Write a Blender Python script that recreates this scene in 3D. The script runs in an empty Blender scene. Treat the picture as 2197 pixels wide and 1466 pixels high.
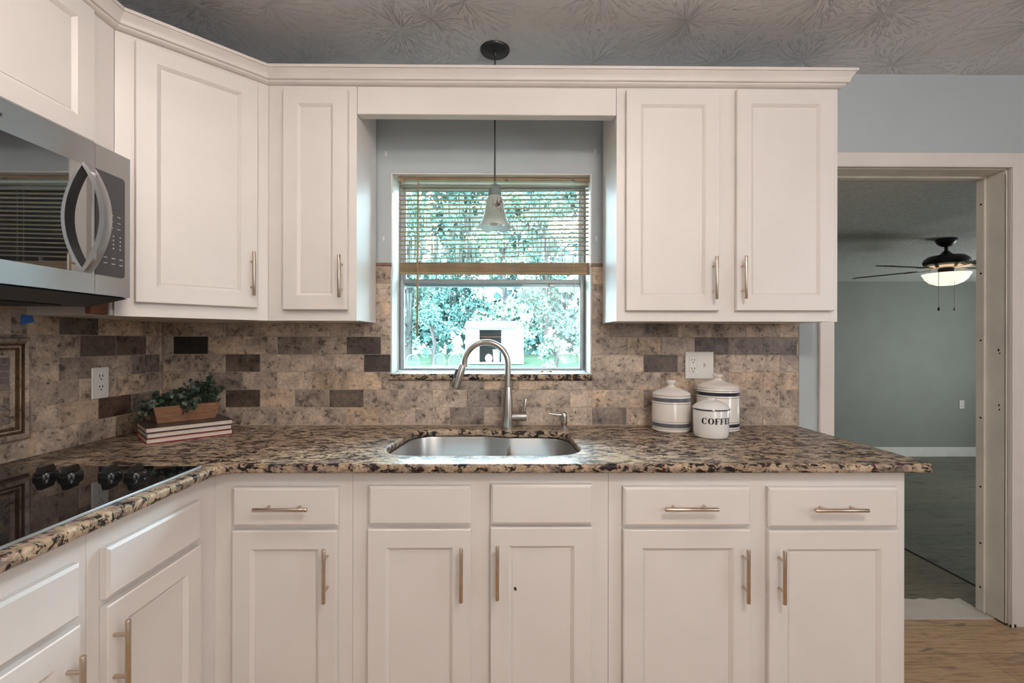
import bpy, bmesh, math, random
from mathutils import Vector, Matrix
from math import sin, cos, pi, radians as R
random.seed(7)
SC = bpy.context.scene
COL = SC.collection

# ------------------------------------------------------------------ camera
FPX = 997.0                      # focal length in pixels of a 2197 x 1466 frame
CAM = Vector((0.0, -2.1, 1.291))
YAW, ROLL = 0.0088, 0.0016
FWD = Vector((sin(YAW), cos(YAW), 0))
_r0, _u0 = Vector((cos(YAW), -sin(YAW), 0)), Vector((0, 0, 1))
RGT = _r0 * cos(ROLL) + _u0 * sin(ROLL)
UPV = _u0 * cos(ROLL) - _r0 * sin(ROLL)
cam_data = bpy.data.cameras.new('camera')
cam_data.sensor_width = 36.0
cam_data.lens = FPX / 2197 * 36.0
cam_data.clip_start = 0.02
cam = bpy.data.objects.new('camera', cam_data)
COL.objects.link(cam)
cam.matrix_world = Matrix(((RGT.x, UPV.x, -FWD.x, CAM.x), (RGT.y, UPV.y, -FWD.y, CAM.y),
                           (RGT.z, UPV.z, -FWD.z, CAM.z), (0, 0, 0, 1)))
SC.camera = cam

# ------------------------------------------------------------------ exposure, sky, sun, room lamps
SC.view_settings.view_transform = 'Standard'
SC.view_settings.look = 'None'
SC.view_settings.gamma = 1.0
SC.view_settings.use_curve_mapping = False
SC.view_settings.exposure = 0.22

world = bpy.data.worlds.new('sky')
SC.world = world
world.use_nodes = True
_bg = world.node_tree.nodes['Background']
_bg.inputs[0].default_value = (0.72, 0.86, 1.0, 1)
_bg.inputs[1].default_value = 42.0

def lamp(name, kind, loc, energy, color, size=0.2, target=None, **kw):
    d = bpy.data.lights.new(name, kind)
    d.energy = energy
    d.color = color
    if kind == 'AREA':
        d.shape = 'DISK'
        d.size = size
    elif kind == 'POINT':
        d.shadow_soft_size = size
    for k, v in kw.items():
        setattr(d, k, v)
    o = bpy.data.objects.new(name, d)
    COL.objects.link(o)
    o.location = loc
    if target is not None:
        o.rotation_euler = (Vector(target) - Vector(loc)).to_track_quat('-Z', 'Y').to_euler()
    return o

lamp('sun', 'SUN', (0, -20, 30), 26.0, (1, 0.97, 0.90), target=(8, 15, 0), angle=R(1.0))
WARM = (1.0, 0.88, 0.79)
lamp('ceiling_light_over_counter', 'AREA', (-0.62, -1.30, 2.495), 7, WARM, 0.14, target=(-0.62, -1.30, 0))  # ceiling lamp out of view, assumed from the drawer pull shadows
lamp('ceiling_light_room', 'AREA', (2.0, -3.6, 2.46), 6, WARM, 0.26, target=(1.0, -2.0, 0.6))  # unseen ceiling lamp, assumed from the sideways pull shadows
lamp('ceiling_light_centre', 'AREA', (0.60, -2.2, 2.46), 20, WARM, 0.4, target=(0.35, -0.6, 1.3))  # unseen ceiling lamp, assumed; brightens the wall cabinets

lamp('assumed_daylight_right', 'AREA', (3.44, -2.7, 1.75), 27, (0.86, 0.93, 1.0), 1.4, target=(-1.0, -1.2, 1.2))  # area lamp added for daylight assumed from the right; no window is built
lamp('rear_fill_light', 'AREA', (0.9, -4.82, 1.75), 23, (1.0, 0.95, 0.90), 1.6, target=(0.2, 0, 1.3))  # added soft frontal fill from behind the camera; no window is built there

# ------------------------------------------------------------------ pixel -> place on a real plane
def ray(px, py):
    return FWD + RGT * ((px - 1098.5) / FPX) + UPV * ((733.0 - py) / FPX)
def atY(px, py, y):
    d = ray(px, py); return CAM + d * ((y - CAM.y) / d.y)
def atX(px, py, x):
    d = ray(px, py); return CAM + d * ((x - CAM.x) / d.x)
def atZ(px, py, z):
    d = ray(px, py); return CAM + d * ((z - CAM.z) / d.z)
def atP(px, py, p, n):
    d = ray(px, py); p = Vector(p); n = Vector(n)
    return CAM + d * ((p - CAM).dot(n) / d.dot(n))

# ------------------------------------------------------------------ materials
def NT(name):
    m = bpy.data.materials.new(name); m.use_nodes = True
    nt = m.node_tree
    return m, nt, nt.nodes['Principled BSDF']
def N(nt, kind, **kw):
    n = nt.nodes.new(kind)
    for k, v in kw.items():
        if k.startswith('i_'):
            n.inputs[k[2:].replace('_', ' ')].default_value = v
        else:
            setattr(n, k, v)
    return n
def L(nt, a, b): nt.links.new(a, b)
def ramp(nt, src, stops, interp='LINEAR'):
    r = nt.nodes.new('ShaderNodeValToRGB'); r.color_ramp.interpolation = interp
    e = r.color_ramp.elements
    while len(e) < len(stops): e.new(0.5)
    for k, (p, c) in enumerate(stops):
        e[k].position = p
        e[k].color = (c, c, c, 1) if isinstance(c, (int, float)) else (*c, 1)
    L(nt, src, r.inputs[0]); return r.outputs[0]
def mixc(nt, fac, a, b, mode='MIX'):
    m = nt.nodes.new('ShaderNodeMix'); m.data_type = 'RGBA'; m.blend_type = mode
    for s, v in ((m.inputs[0], fac), (m.inputs[6], a), (m.inputs[7], b)):
        if isinstance(v, (int, float)): s.default_value = v
        elif isinstance(v, tuple): s.default_value = (*v, 1)
        else: L(nt, v, s)
    return m.outputs[2]
def math_(nt, op, a, b=0.0):
    m = nt.nodes.new('ShaderNodeMath'); m.operation = op
    for s, v in ((m.inputs[0], a), (m.inputs[1], b)):
        if isinstance(v, (int, float)): s.default_value = v
        else: L(nt, v, s)
    return m.outputs[0]
def coords(nt, scale=(1, 1, 1), kind='Object', rot=(0, 0, 0)):
    t = nt.nodes.new('ShaderNodeTexCoord'); mp = nt.nodes.new('ShaderNodeMapping')
    mp.inputs['Scale'].default_value = scale
    mp.inputs['Rotation'].default_value = rot
    L(nt, t.outputs[kind], mp.inputs[0]); return mp.outputs[0]
def noise(nt, vec, scale, detail=4, rough=0.55, dist=0.0):
    n = N(nt, 'ShaderNodeTexNoise', i_Scale=scale, i_Detail=detail, i_Roughness=rough, i_Distortion=dist)
    L(nt, vec, n.inputs['Vector']); return n.outputs['Fac']
def bump(nt, b, height, strength=0.2, dist=0.01):
    n = N(nt, 'ShaderNodeBump', i_Strength=strength, i_Distance=dist)
    L(nt, height, n.inputs['Height']); L(nt, n.outputs[0], b.inputs['Normal'])

def plain(name, col, rough=0.5, metal=0.0, var=0.05, vscale=12, bmp=0.0, bscale=60, coat=0.0, **kw):
    m, nt, b = NT(name)
    v = coords(nt)
    f = noise(nt, v, vscale, 5)
    lo = tuple(max(0, c * (1 - var)) for c in col); hi = tuple(min(1, c * (1 + var)) for c in col)
    L(nt, ramp(nt, f, [(0.3, lo), (0.7, hi)]), b.inputs['Base Color'])
    b.inputs['Roughness'].default_value = rough
    b.inputs['Metallic'].default_value = metal
    if coat:
        b.inputs['Coat Weight'].default_value = coat
        b.inputs['Coat Roughness'].default_value = 0.04
    if bmp: bump(nt, b, noise(nt, v, bscale, 6), bmp, 0.004)
    for k, vv in kw.items(): b.inputs[k.replace('_', ' ')].default_value = vv
    return m
def emis(name, col, strength):
    m, nt, b = NT(name)
    b.inputs['Base Color'].default_value = (*col, 1)
    b.inputs['Emission Color'].default_value = (*col, 1)
    b.inputs['Emission Strength'].default_value = strength
    return m

M = {}
M['cabinet'] = plain('cabinet_paint', (0.775, 0.735, 0.71), 0.36, var=0.025, vscale=5, bmp=0.06, bscale=45)
M['trim'] = plain('trim_paint', (0.74, 0.695, 0.67), 0.42, var=0.04, vscale=6, bmp=0.08, bscale=40)
M['jamb'] = plain('old_jamb_paint', (0.76, 0.73, 0.67), 0.45, var=0.08, vscale=5, bmp=0.12, bscale=25)
M['wall'] = plain('wall_paint', (0.47, 0.525, 0.555), 0.6, var=0.03, vscale=3, bmp=0.10, bscale=70)
M['room'] = plain('room_paint', (0.62, 0.58, 0.54), 0.7, var=0.03)
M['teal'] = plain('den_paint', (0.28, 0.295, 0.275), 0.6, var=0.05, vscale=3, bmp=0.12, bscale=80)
M['white'] = plain('white_paint', (0.80, 0.79, 0.76), 0.45, var=0.05, vscale=6, bmp=0.12, bscale=30)
M['plastic'] = plain('white_plastic', (0.80, 0.78, 0.75), 0.3, var=0.02)
M['darkslot'] = plain('dark_slot', (0.03, 0.03, 0.03), 0.6)
M['ceramic'] = plain('white_glaze', (0.82, 0.77, 0.72), 0.16, var=0.02, coat=0.6)
M['enamel'] = plain('white_enamel', (0.83, 0.82, 0.80), 0.14, var=0.015, coat=0.7)
M['navy'] = plain('dark_blue_glaze', (0.02, 0.024, 0.04), 0.2, coat=0.5)
M['grey_blue'] = plain('grey_blue_glaze', (0.13, 0.14, 0.17), 0.2, coat=0.5)
M['ink'] = plain('black_lettering', (0.012, 0.012, 0.012), 0.4)
M['black'] = plain('black_metal', (0.02, 0.02, 0.022), 0.35, var=0.2, bmp=0.1)
M['blackplastic'] = plain('black_plastic', (0.012, 0.012, 0.013), 0.22)
M['grille'] = plain('dark_grey_plastic', (0.05, 0.055, 0.065), 0.4)
M['panel'] = plain('charcoal_panel', (0.055, 0.053, 0.058), 0.25)
M['mark'] = plain('panel_marks', (0.45, 0.45, 0.45), 0.5)
M['ledgreen'] = emis('green_led', (0.1, 1.0, 0.4), 1.5)
M['ledblue'] = emis('display_digit', (0.3, 0.4, 1.0), 1.2)
M['tape'] = plain('blue_tape', (0.05, 0.17, 0.55), 0.6)
M['paper'] = plain('page_edges', (0.70, 0.60, 0.52), 0.7, var=0.06, vscale=30)
M['cover_dark'] = plain('dark_book_cover', (0.05, 0.035, 0.03), 0.3, var=0.6, vscale=18)
M['cover_red'] = plain('red_book_cover', (0.42, 0.02, 0.04), 0.35, var=0.2)
M['cover_olive'] = plain('mottled_book_cover', (0.12, 0.08, 0.05), 0.35, var=0.8, vscale=25)
M['soil'] = plain('dark_moss', (0.02, 0.022, 0.015), 0.9)
M['leaf'] = plain('plant_leaf', (0.040, 0.068, 0.042), 0.42, var=0.6, vscale=40)
M['stem'] = plain('plant_stem', (0.05, 0.06, 0.03), 0.6)
M['nickel'] = plain('brushed_nickel', (0.60, 0.50, 0.41), 0.30, metal=1.0, var=0.08, vscale=80)
M['blind'] = plain('tan_blind', (0.36, 0.25, 0.15), 0.45, var=0.15, vscale=10)
M['cord'] = plain('blind_cord', (0.42, 0.36, 0.28), 0.7)
M['alu'] = plain('window_aluminium', (0.42, 0.45, 0.48), 0.40, metal=0.55, var=0.08)
M['pendantcap'] = plain('verdigris_cap', (0.16, 0.20, 0.19), 0.45, var=0.3, vscale=30)
M['bulb'] = plain('frosted_bulb', (0.9, 0.9, 0.88), 0.25)
M['bowl'] = emis('lit_bowl', (1.0, 0.88, 0.70), 1.0)
M['chain'] = plain('pull_chain', (0.55, 0.52, 0.47), 0.35, metal=0.8)
M['fanblade'] = plain('dark_fan_blade', (0.045, 0.036, 0.03), 0.4, var=0.3)
M['shed'] = plain('shed_siding', (0.34, 0.35, 0.36), 0.7, bmp=0.1)
M['shedin'] = plain('shaded_board', (0.045, 0.045, 0.042), 0.8, var=0.3)  # inside boards, darkened in colour for the shade of the open shed
M['shedroof'] = plain('shed_roof', (0.04, 0.042, 0.042), 0.8, var=0.3)
M['pink'] = plain('pink_plastic', (0.50, 0.15, 0.2), 0.5)
M['bluebin'] = plain('blue_grey_plastic', (0.08, 0.16, 0.22), 0.5)
M['patio'] = plain('pale_patio_metal', (0.045, 0.07, 0.065), 0.5)
M['bark'] = plain('bark', (0.03, 0.03, 0.03), 0.9, var=0.3)
M['moss'] = plain('grey_moss', (0.042, 0.052, 0.048), 0.9, var=0.3)
M['grass'] = plain('lawn', (0.018, 0.034, 0.020), 0.9, var=0.5, vscale=1.5)
M['tread'] = plain('threshold_paint', (0.66, 0.62, 0.55), 0.6, var=0.08, vscale=8, bmp=0.25, bscale=25)
M['amber'] = plain('amber_plastic', (0.45, 0.20, 0.05), 0.4)
M['trimtile'] = plain('pencil_tile', (0.24, 0.14, 0.105), 0.4, var=0.25, vscale=30)
M['nosing'] = plain('dark_nosing', (0.035, 0.03, 0.022), 0.6)
M['ply'] = plain('raw_wood', (0.16, 0.06, 0.03), 0.7, var=0.3)
for i, c in enumerate([(0.060, 0.122, 0.098), (0.092, 0.155, 0.115), (0.040, 0.086, 0.079)]):
    M['tree%d' % i] = plain('tree_leaf_%d' % i, c, 0.5, var=0.6, vscale=0.9)

for k in ('tree0', 'tree1', 'tree2', 'moss', 'bark', 'grass', 'patio', 'shedin', 'shedroof'):
    M[k].node_tree.nodes['Principled BSDF'].inputs['Specular IOR Level'].default_value = 0.04

def steel(name, col, rough, streak, aniso=0.0):
    m, nt, b = NT(name)
    f = noise(nt, coords(nt, streak), 60, 3)
    L(nt, ramp(nt, f, [(0.3, tuple(c * 0.93 for c in col)), (0.7, col)]), b.inputs['Base Color'])
    b.inputs['Metallic'].default_value = 1.0
    rr = N(nt, 'ShaderNodeMapRange'); L(nt, f, rr.inputs[0])
    rr.inputs[3].default_value = rough * 0.8; rr.inputs[4].default_value = rough * 1.25
    L(nt, rr.outputs[0], b.inputs['Roughness'])
    if aniso:
        tg = N(nt, 'ShaderNodeTangent', direction_type='RADIAL', axis='Z'); L(nt, tg.outputs[0], b.inputs['Tangent'])
        b.inputs['Anisotropic'].default_value = aniso
        b.inputs['Anisotropic Rotation'].default_value = 0.25
    return m
M['steel'] = steel('brushed_steel', (0.56, 0.56, 0.57), 0.42, (1, 1, 14), 0.88)
M['sinksteel'] = steel('sink_steel', (0.55, 0.54, 0.53), 0.33, (1, 1, 20))
M['faucet'] = steel('faucet_nickel', (0.62, 0.60, 0.575), 0.22, (1, 1, 0.2))
m, nt, b = NT('black_glass')
b.inputs['Base Color'].default_value = (0.006, 0.006, 0.007, 1)
L(nt, ramp(nt, noise(nt, coords(nt), 3), [(0.3, 0.03), (0.7, 0.05)]), b.inputs['Roughness'])
b.inputs['IOR'].default_value = 1.52
M['blackglass'] = m
m, nt, b = NT('oven_window_glass')
b.inputs['Base Color'].default_value = (0.012, 0.012, 0.014, 1)
L(nt, ramp(nt, noise(nt, coords(nt), 3), [(0.3, 0.02), (0.7, 0.035)]), b.inputs['Roughness'])
b.inputs['IOR'].default_value = 3.8
M['doorglass'] = m

m, nt, b = NT('window_glass')
out = nt.nodes['Material Output']
tr = N(nt, 'ShaderNodeBsdfTransparent'); tr.inputs[0].default_value = (0.90, 0.97, 0.96, 1)
gl = N(nt, 'ShaderNodeBsdfGlossy', i_Roughness=0.02)
fr = N(nt, 'ShaderNodeFresnel', i_IOR=1.45)
mx = N(nt, 'ShaderNodeMixShader')
L(nt, fr.outputs[0], mx.inputs[0]); L(nt, tr.outputs[0], mx.inputs[1]); L(nt, gl.outputs[0], mx.inputs[2])
L(nt, mx.outputs[0], out.inputs[0])
M['glass'] = m

m, nt, b = NT('frosted_shade')
out = nt.nodes['Material Output']
v = coords(nt)
cl = noise(nt, v, 14, 5, 0.6, 0.5)
col = ramp(nt, cl, [(0.3, (0.55, 0.60, 0.57)), (0.7, (0.80, 0.82, 0.78))])
# the painted spray on the side of the shade
sx = N(nt, 'ShaderNodeVectorMath', operation='DISTANCE'); L(nt, v, sx.inputs[0])
sx.inputs[1].default_value = (0.034, -0.045, -0.655)
near = ramp(nt, sx.outputs['Value'], [(0.02, 1.0), (0.05, 0.0)])
wv = ramp(nt, noise(nt, coords(nt, (1.6, 1, 0.6), rot=(0, 0.5, 0)), 48, 2, 0.4, 1.5), [(0.50, 0.0), (0.56, 1.0)])
col = mixc(nt, math_(nt, 'MULTIPLY', near, wv), col, (0.20, 0.09, 0.07))
df = N(nt, 'ShaderNodeBsdfDiffuse'); tl = N(nt, 'ShaderNodeBsdfTranslucent'); gl = N(nt, 'ShaderNodeBsdfGlossy', i_Roughness=0.15)
tp = N(nt, 'ShaderNodeBsdfTransparent')
for s in (df, tl): L(nt, col, s.inputs[0])
m1 = N(nt, 'ShaderNodeMixShader'); m1.inputs[0].default_value = 0.55
L(nt, df.outputs[0], m1.inputs[1]); L(nt, tl.outputs[0], m1.inputs[2])
m2 = N(nt, 'ShaderNodeMixShader'); m2.inputs[0].default_value = 0.22
L(nt, m1.outputs[0], m2.inputs[1]); L(nt, tp.outputs[0], m2.inputs[2])
m3 = N(nt, 'ShaderNodeMixShader'); m3.inputs[0].default_value = 0.08
L(nt, m2.outputs[0], m3.inputs[1]); L(nt, gl.outputs[0], m3.inputs[2])
L(nt, m3.outputs[0], out.inputs[0])
M['shade'] = m

# stomped plaster ceiling: fans of ridges around scattered centres
m, nt, b = NT('stomped_ceiling')
v = coords(nt)
vo = N(nt, 'ShaderNodeTexVoronoi', i_Scale=2.6); L(nt, v, vo.inputs['Vector'])
df_ = N(nt, 'ShaderNodeVectorMath', operation='SUBTRACT'); L(nt, v, df_.inputs[0]); L(nt, vo.outputs['Position'], df_.inputs[1])
sp = N(nt, 'ShaderNodeSeparateXYZ'); L(nt, df_.outputs[0], sp.inputs[0])
ang = math_(nt, 'ARCTAN2', sp.outputs[1], sp.outputs[0])
cmb = N(nt, 'ShaderNodeCombineXYZ')
L(nt, math_(nt, 'MULTIPLY', ang, 7.0), cmb.inputs[0])
L(nt, math_(nt, 'MULTIPLY', vo.outputs['Distance'], 5.0), cmb.inputs[1])
sc_ = N(nt, 'ShaderNodeSeparateColor'); L(nt, vo.outputs['Color'], sc_.inputs[0])
L(nt, math_(nt, 'MULTIPLY', sc_.outputs[0], 40.0), cmb.inputs[2])
rid = ramp(nt, noise(nt, cmb.outputs[0], 1.6, 3, 0.6, 0.4), [(0.52, 0.0), (0.62, 1.0)])
fade = ramp(nt, vo.outputs['Distance'], [(0.02, 0.0), (0.12, 1.0), (0.5, 0.5)])
bump(nt, b, math_(nt, 'MULTIPLY', rid, fade), 1.0, 0.0055)
L(nt, ramp(nt, noise(nt, v, 2.0), [(0.3, (0.72, 0.725, 0.75)), (0.7, (0.78, 0.785, 0.81))]), b.inputs['Base Color'])
b.inputs['Roughness'].default_value = 0.5
M['ceiling'] = m

m, nt, b = NT('popcorn_ceiling')
v = coords(nt)
f = noise(nt, v, 48, 4, 0.7)
L(nt, ramp(nt, f, [(0.35, (0.66, 0.68, 0.66)), (0.65, (0.86, 0.88, 0.86))]), b.inputs['Base Color'])
bump(nt, b, f, 0.9, 0.012); b.inputs['Roughness'].default_value = 0.9
M['popcorn'] = m

# travertine tile: per-tile tint times mottling
m, nt, b = NT('travertine_tile')
v = coords(nt)
at = N(nt, 'ShaderNodeAttribute', attribute_name='tint')
off = N(nt, 'ShaderNodeVectorMath', operation='MULTIPLY_ADD')
L(nt, at.outputs['Color'], off.inputs[0]); off.inputs[1].default_value = (23, 31, 17); L(nt, v, off.inputs[2])
big = noise(nt, off.outputs[0], 11, 8, 0.68, 0.5)
fine = noise(nt, off.outputs[0], 75, 5, 0.65, 0.6)
pit = math_(nt, 'ADD', noise(nt, off.outputs[0], 46, 6, 0.72, 0.5), math_(nt, 'MULTIPLY', math_(nt, 'SUBTRACT', big, 0.5), 0.45))
c = mixc(nt, ramp(nt, big, [(0.38, 0.0), (0.62, 1.0)]), (0.54, 0.52, 0.52), (1.20, 1.14, 1.06))
c = mixc(nt, ramp(nt, pit, [(0.37, 1.0), (0.45, 0.0)]), c, (0.19, 0.165, 0.16))
c = mixc(nt, ramp(nt, fine, [(0.35, 0.55), (0.6, 0.0)]), c, (0.5, 0.44, 0.40))
c = mixc(nt, 1.0, c, at.outputs['Color'], 'MULTIPLY')
L(nt, c, b.inputs['Base Color'])
b.inputs['Roughness'].default_value = 0.42
bump(nt, b, math_(nt, 'ADD', pit, fine), 0.22, 0.003)
M['tile'] = m
M['grout'] = plain('grout', (0.46, 0.38, 0.31), 0.9, var=0.12, vscale=40)

# speckled granite
m, nt, b = NT('granite')
v = coords(nt)
vs = coords(nt, (0.55, 0.95, 0.9), rot=(0, 0, 0.2))
a1 = noise(nt, vs, 24, 7, 0.68, 0.8)
a2 = noise(nt, vs, 52, 6, 0.70, 0.5)
a3 = noise(nt, v, 120, 4, 0.6)
c = ramp(nt, a1, [(0.34, (0.13, 0.105, 0.10)), (0.45, (0.30, 0.225, 0.17)), (0.55, (0.46, 0.345, 0.23)), (0.70, (0.58, 0.49, 0.40))])
c = mixc(nt, ramp(nt, a2, [(0.455, 1.0), (0.485, 0.0)]), c, (0.018, 0.014, 0.014))
c = mixc(nt, ramp(nt, a2, [(0.60, 0.0), (0.68, 0.8)]), c, (0.62, 0.54, 0.46))
c = mixc(nt, ramp(nt, a3, [(0.33, 0.8), (0.42, 0.0)]), c, (0.07, 0.05, 0.04))
vo = N(nt, 'ShaderNodeTexVoronoi', i_Scale=52.0, i_Randomness=1.0); L(nt, v, vo.inputs['Vector'])
s2 = N(nt, 'ShaderNodeSeparateColor'); L(nt, vo.outputs['Color'], s2.inputs[0])
spot = math_(nt, 'MULTIPLY', ramp(nt, vo.outputs['Distance'], [(0.22, 1.0), (0.34, 0.0)]), ramp(nt, s2.outputs[0], [(0.82, 0.0), (0.84, 1.0)]))
c = mixc(nt, spot, c, (0.09, 0.02, 0.022))
L(nt, c, b.inputs['Base Color'])
b.inputs['Roughness'].default_value = 0.34
b.inputs['IOR'].default_value = 1.28
M['granite'] = m

def planks(name, cols, wid, leng, rough=0.45):
    m, nt, b = NT(name)
    v = coords(nt)
    br = N(nt, 'ShaderNodeTexBrick'); L(nt, v, br.inputs['Vector'])
    br.inputs['Scale'].default_value = 1.0; br.inputs['Brick Width'].default_value = leng; br.inputs['Row Height'].default_value = wid
    br.inputs['Mortar Size'].default_value = 0.0015
    br.inputs['Color1'].default_value = (*cols[0], 1); br.inputs['Color2'].default_value = (*cols[1], 1)
    br.inputs['Mortar'].default_value = (*[x * 0.35 for x in cols[0]], 1)
    g = noise(nt, coords(nt, (1.6, 16, 1)), 5, 7, 0.65, 0.9)
    c = mixc(nt, 1.0, br.outputs['Color'], ramp(nt, g, [(0.28, (0.45, 0.42, 0.40)), (0.5, (0.95, 0.94, 0.92)), (0.72, (1.2, 1.18, 1.12))]), 'MULTIPLY')
    kn = noise(nt, coords(nt, (3.0, 9, 1)), 1.7, 3, 0.5, 0.6)
    c = mixc(nt, ramp(nt, kn, [(0.30, 0.75), (0.38, 0.0)]), c, tuple(x * 0.3 for x in cols[0]))
    L(nt, c, b.inputs['Base Color']); b.inputs['Roughness'].default_value = rough
    bump(nt, b, g, 0.12, 0.003)
    return m
M['floor'] = planks('kitchen_planks', ((0.58, 0.40, 0.25), (0.50, 0.34, 0.21)), 0.19, 1.3)
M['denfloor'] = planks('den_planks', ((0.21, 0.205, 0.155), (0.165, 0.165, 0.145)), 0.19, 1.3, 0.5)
M['landing'] = planks('landing_planks', ((0.24, 0.20, 0.145), (0.21, 0.175, 0.125)), 0.19, 1.3, 0.5)
def wood(name, c1, c2, scale):
    m, nt, b = NT(name)
    g = noise(nt, coords(nt, scale), 7, 6, 0.62, 0.7)
    L(nt, ramp(nt, g, [(0.3, c1), (0.7, c2)]), b.inputs['Base Color'])
    b.inputs['Roughness'].default_value = 0.5
    return m
M['planter'] = wood('planter_wood', (0.17, 0.075, 0.040), (0.33, 0.165, 0.09), (4, 4, 22))

# ------------------------------------------------------------------ mesh builder
class MB:
    def __init__(s):
        s.bm = bmesh.new(); s.mi = 0; s.smooth = False; s.tint = None; s.T = Matrix()
        s.lay = None
    def _v(s, p): return s.bm.verts.new(s.T @ Vector(p))
    def face(s, vs, smooth=None):
        try: f = s.bm.faces.new(vs)
        except ValueError: return None
        f.material_index = s.mi; f.smooth = s.smooth if smooth is None else smooth
        if s.tint is not None:
            if s.lay is None: s.lay = s.bm.loops.layers.float_color.new('tint')
            for lp in f.loops: lp[s.lay] = (*s.tint, 1)
        return f
    def quadpts(s, pts): return s.face([s._v(p) for p in pts])
    def rings(s, rings, close=True, cap0=True, cap1=True, smooth=None):
        R_ = [[s._v(p) for p in r] for r in rings]
        n = len(R_[0])
        for a, b in zip(R_, R_[1:]):
            for i in range(n if close else n - 1):
                j = (i + 1) % n
                s.face((a[i], a[j], b[j], b[i]), smooth)
        if cap0: s.face(list(reversed(R_[0])), False)
        if cap1: s.face(R_[-1], False)
        return s
    def box(s, x0, x1, y0, y1, z0, z1, c=0.0):
        if x0 > x1: x0, x1 = x1, x0
        if y0 > y1: y0, y1 = y1, y0
        if z0 > z1: z0, z1 = z1, z0
        c = min(c, (x1 - x0) * .45, (y1 - y0) * .45, (z1 - z0) * .45)
        def rg(z, i): return [(x0 + i, y0 + i, z), (x1 - i, y0 + i, z), (x1 - i, y1 - i, z), (x0 + i, y1 - i, z)]
        if c <= 0: return s.rings([rg(z0, 0), rg(z1, 0)])
        def oc(z, i):
            a, b_, d, e = x0 + i, x1 - i, y0 + i, y1 - i
            return [(a + c, d, z), (b_ - c, d, z), (b_, d + c, z), (b_, e - c, z), (b_ - c, e, z), (a + c, e, z), (a, e - c, z), (a, d + c, z)]
        def oc2(z):
            a, b_, d, e = x0 + c, x1 - c, y0 + c, y1 - c; q = c * .02
            return [(a + q, d, z), (b_ - q, d, z), (b_, d + q, z), (b_, e - q, z), (b_ - q, e, z), (a + q, e, z), (a, e - q, z), (a, d + q, z)]
        return s.rings([oc2(z0), oc(z0 + c, 0), oc(z1 - c, 0), oc2(z1)])
    def tube(s, pts, r, seg=12, cap=True, flat=None):
        pts = [Vector(p) for p in pts]
        rs = r if isinstance(r, (list, tuple)) else [r] * len(pts)
        rings = []; up = None
        for i, p in enumerate(pts):
            t = (pts[min(i + 1, len(pts) - 1)] - pts[max(i - 1, 0)]).normalized()
            if up is None:
                up = Vector((0, 0, 1)) if abs(t.z) < 0.9 else Vector((0, 1, 0))
            u = (up - t * up.dot(t)).normalized(); w = t.cross(u); up = u
            k = flat or 1.0
            rings.append([p + u * (rs[i] * cos(a)) + w * (rs[i] * k * sin(a)) for a in [2 * pi * q / seg for q in range(seg)]])
        s.rings(rings, True, cap, cap, True); return s
    def lathe(s, prof, c=(0, 0, 0), seg=40, cap=True, mod=None):
        c = Vector(c); rings = []
        for r, z in prof:
            rings.append([c + Vector((max(r, 1e-4) * cos(a) * (mod(a, z) if mod else 1), max(r, 1e-4) * sin(a) * (mod(a, z) if mod else 1), z)) for a in [2 * pi * q / seg for q in range(seg)]])
        s.rings(rings, True, cap, cap, True); return s
    def finish(s, name, mats, parent=None, sharp=38):
        bm = s.bm
        bmesh.ops.recalc_face_normals(bm, faces=bm.faces[:])
        bm.normal_update()
        for e in bm.edges:
            if len(e.link_faces) == 2 and e.calc_face_angle(0) > R(sharp): e.smooth = False
        me = bpy.data.meshes.new(name)
        if parent is not None:
            bmesh.ops.translate(bm, verts=bm.verts[:], vec=-ORG[parent.name])
        bm.to_mesh(me); bm.free()
        if not isinstance(mats, (list, tuple)): mats = [mats]
        for k in mats: me.materials.append(M[k])
        o = bpy.data.objects.new(name, me)
        COL.objects.link(o)
        if parent is not None:
            o.parent = parent; ORG[o.name] = ORG[parent.name]
        else: ORG[o.name] = Vector((0, 0, 0))
        return o
ORG = {}
def recentre(o, loc):
    loc = Vector(loc)
    o.data.transform(Matrix.Translation(-loc)); o.location = loc; ORG[o.name] = loc
    return o
def tag(o, label, cat, group=None):
    o['label'] = label; o['category'] = cat
    if group: o['group'] = group
    return o
def thing(name, label, cat, loc=(0, 0, 0), group=None):
    o = bpy.data.objects.new(name, None); COL.objects.link(o)
    o.location = loc; o.empty_display_size = 0.05
    ORG[o.name] = Vector(loc)
    return tag(o, label, cat, group)
def struct(o): o['kind'] = 'structure'; return o
def sempty(name, loc=(0, 0, 0)):
    o = bpy.data.objects.new(name, None); COL.objects.link(o); o.location = loc
    o.empty_display_size = 0.05
    ORG[o.name] = Vector(loc); o['kind'] = 'structure'; return o
def lab(o, t): o['label'] = t; return o

def wall_with_holes(b, u0, u1, v0, v1, holes, put):
    us = sorted({u0, u1, *[h[0] for h in holes], *[h[1] for h in holes]})
    vs = sorted({v0, v1, *[h[2] for h in holes], *[h[3] for h in holes]})
    for a, c in zip(us, us[1:]):
        for d, e in zip(vs, vs[1:]):
            mu, mv = (a + c) / 2, (d + e) / 2
            if any(h[0] < mu < h[1] and h[2] < mv < h[3] for h in holes): continue
            put(a, c, d, e)

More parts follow.
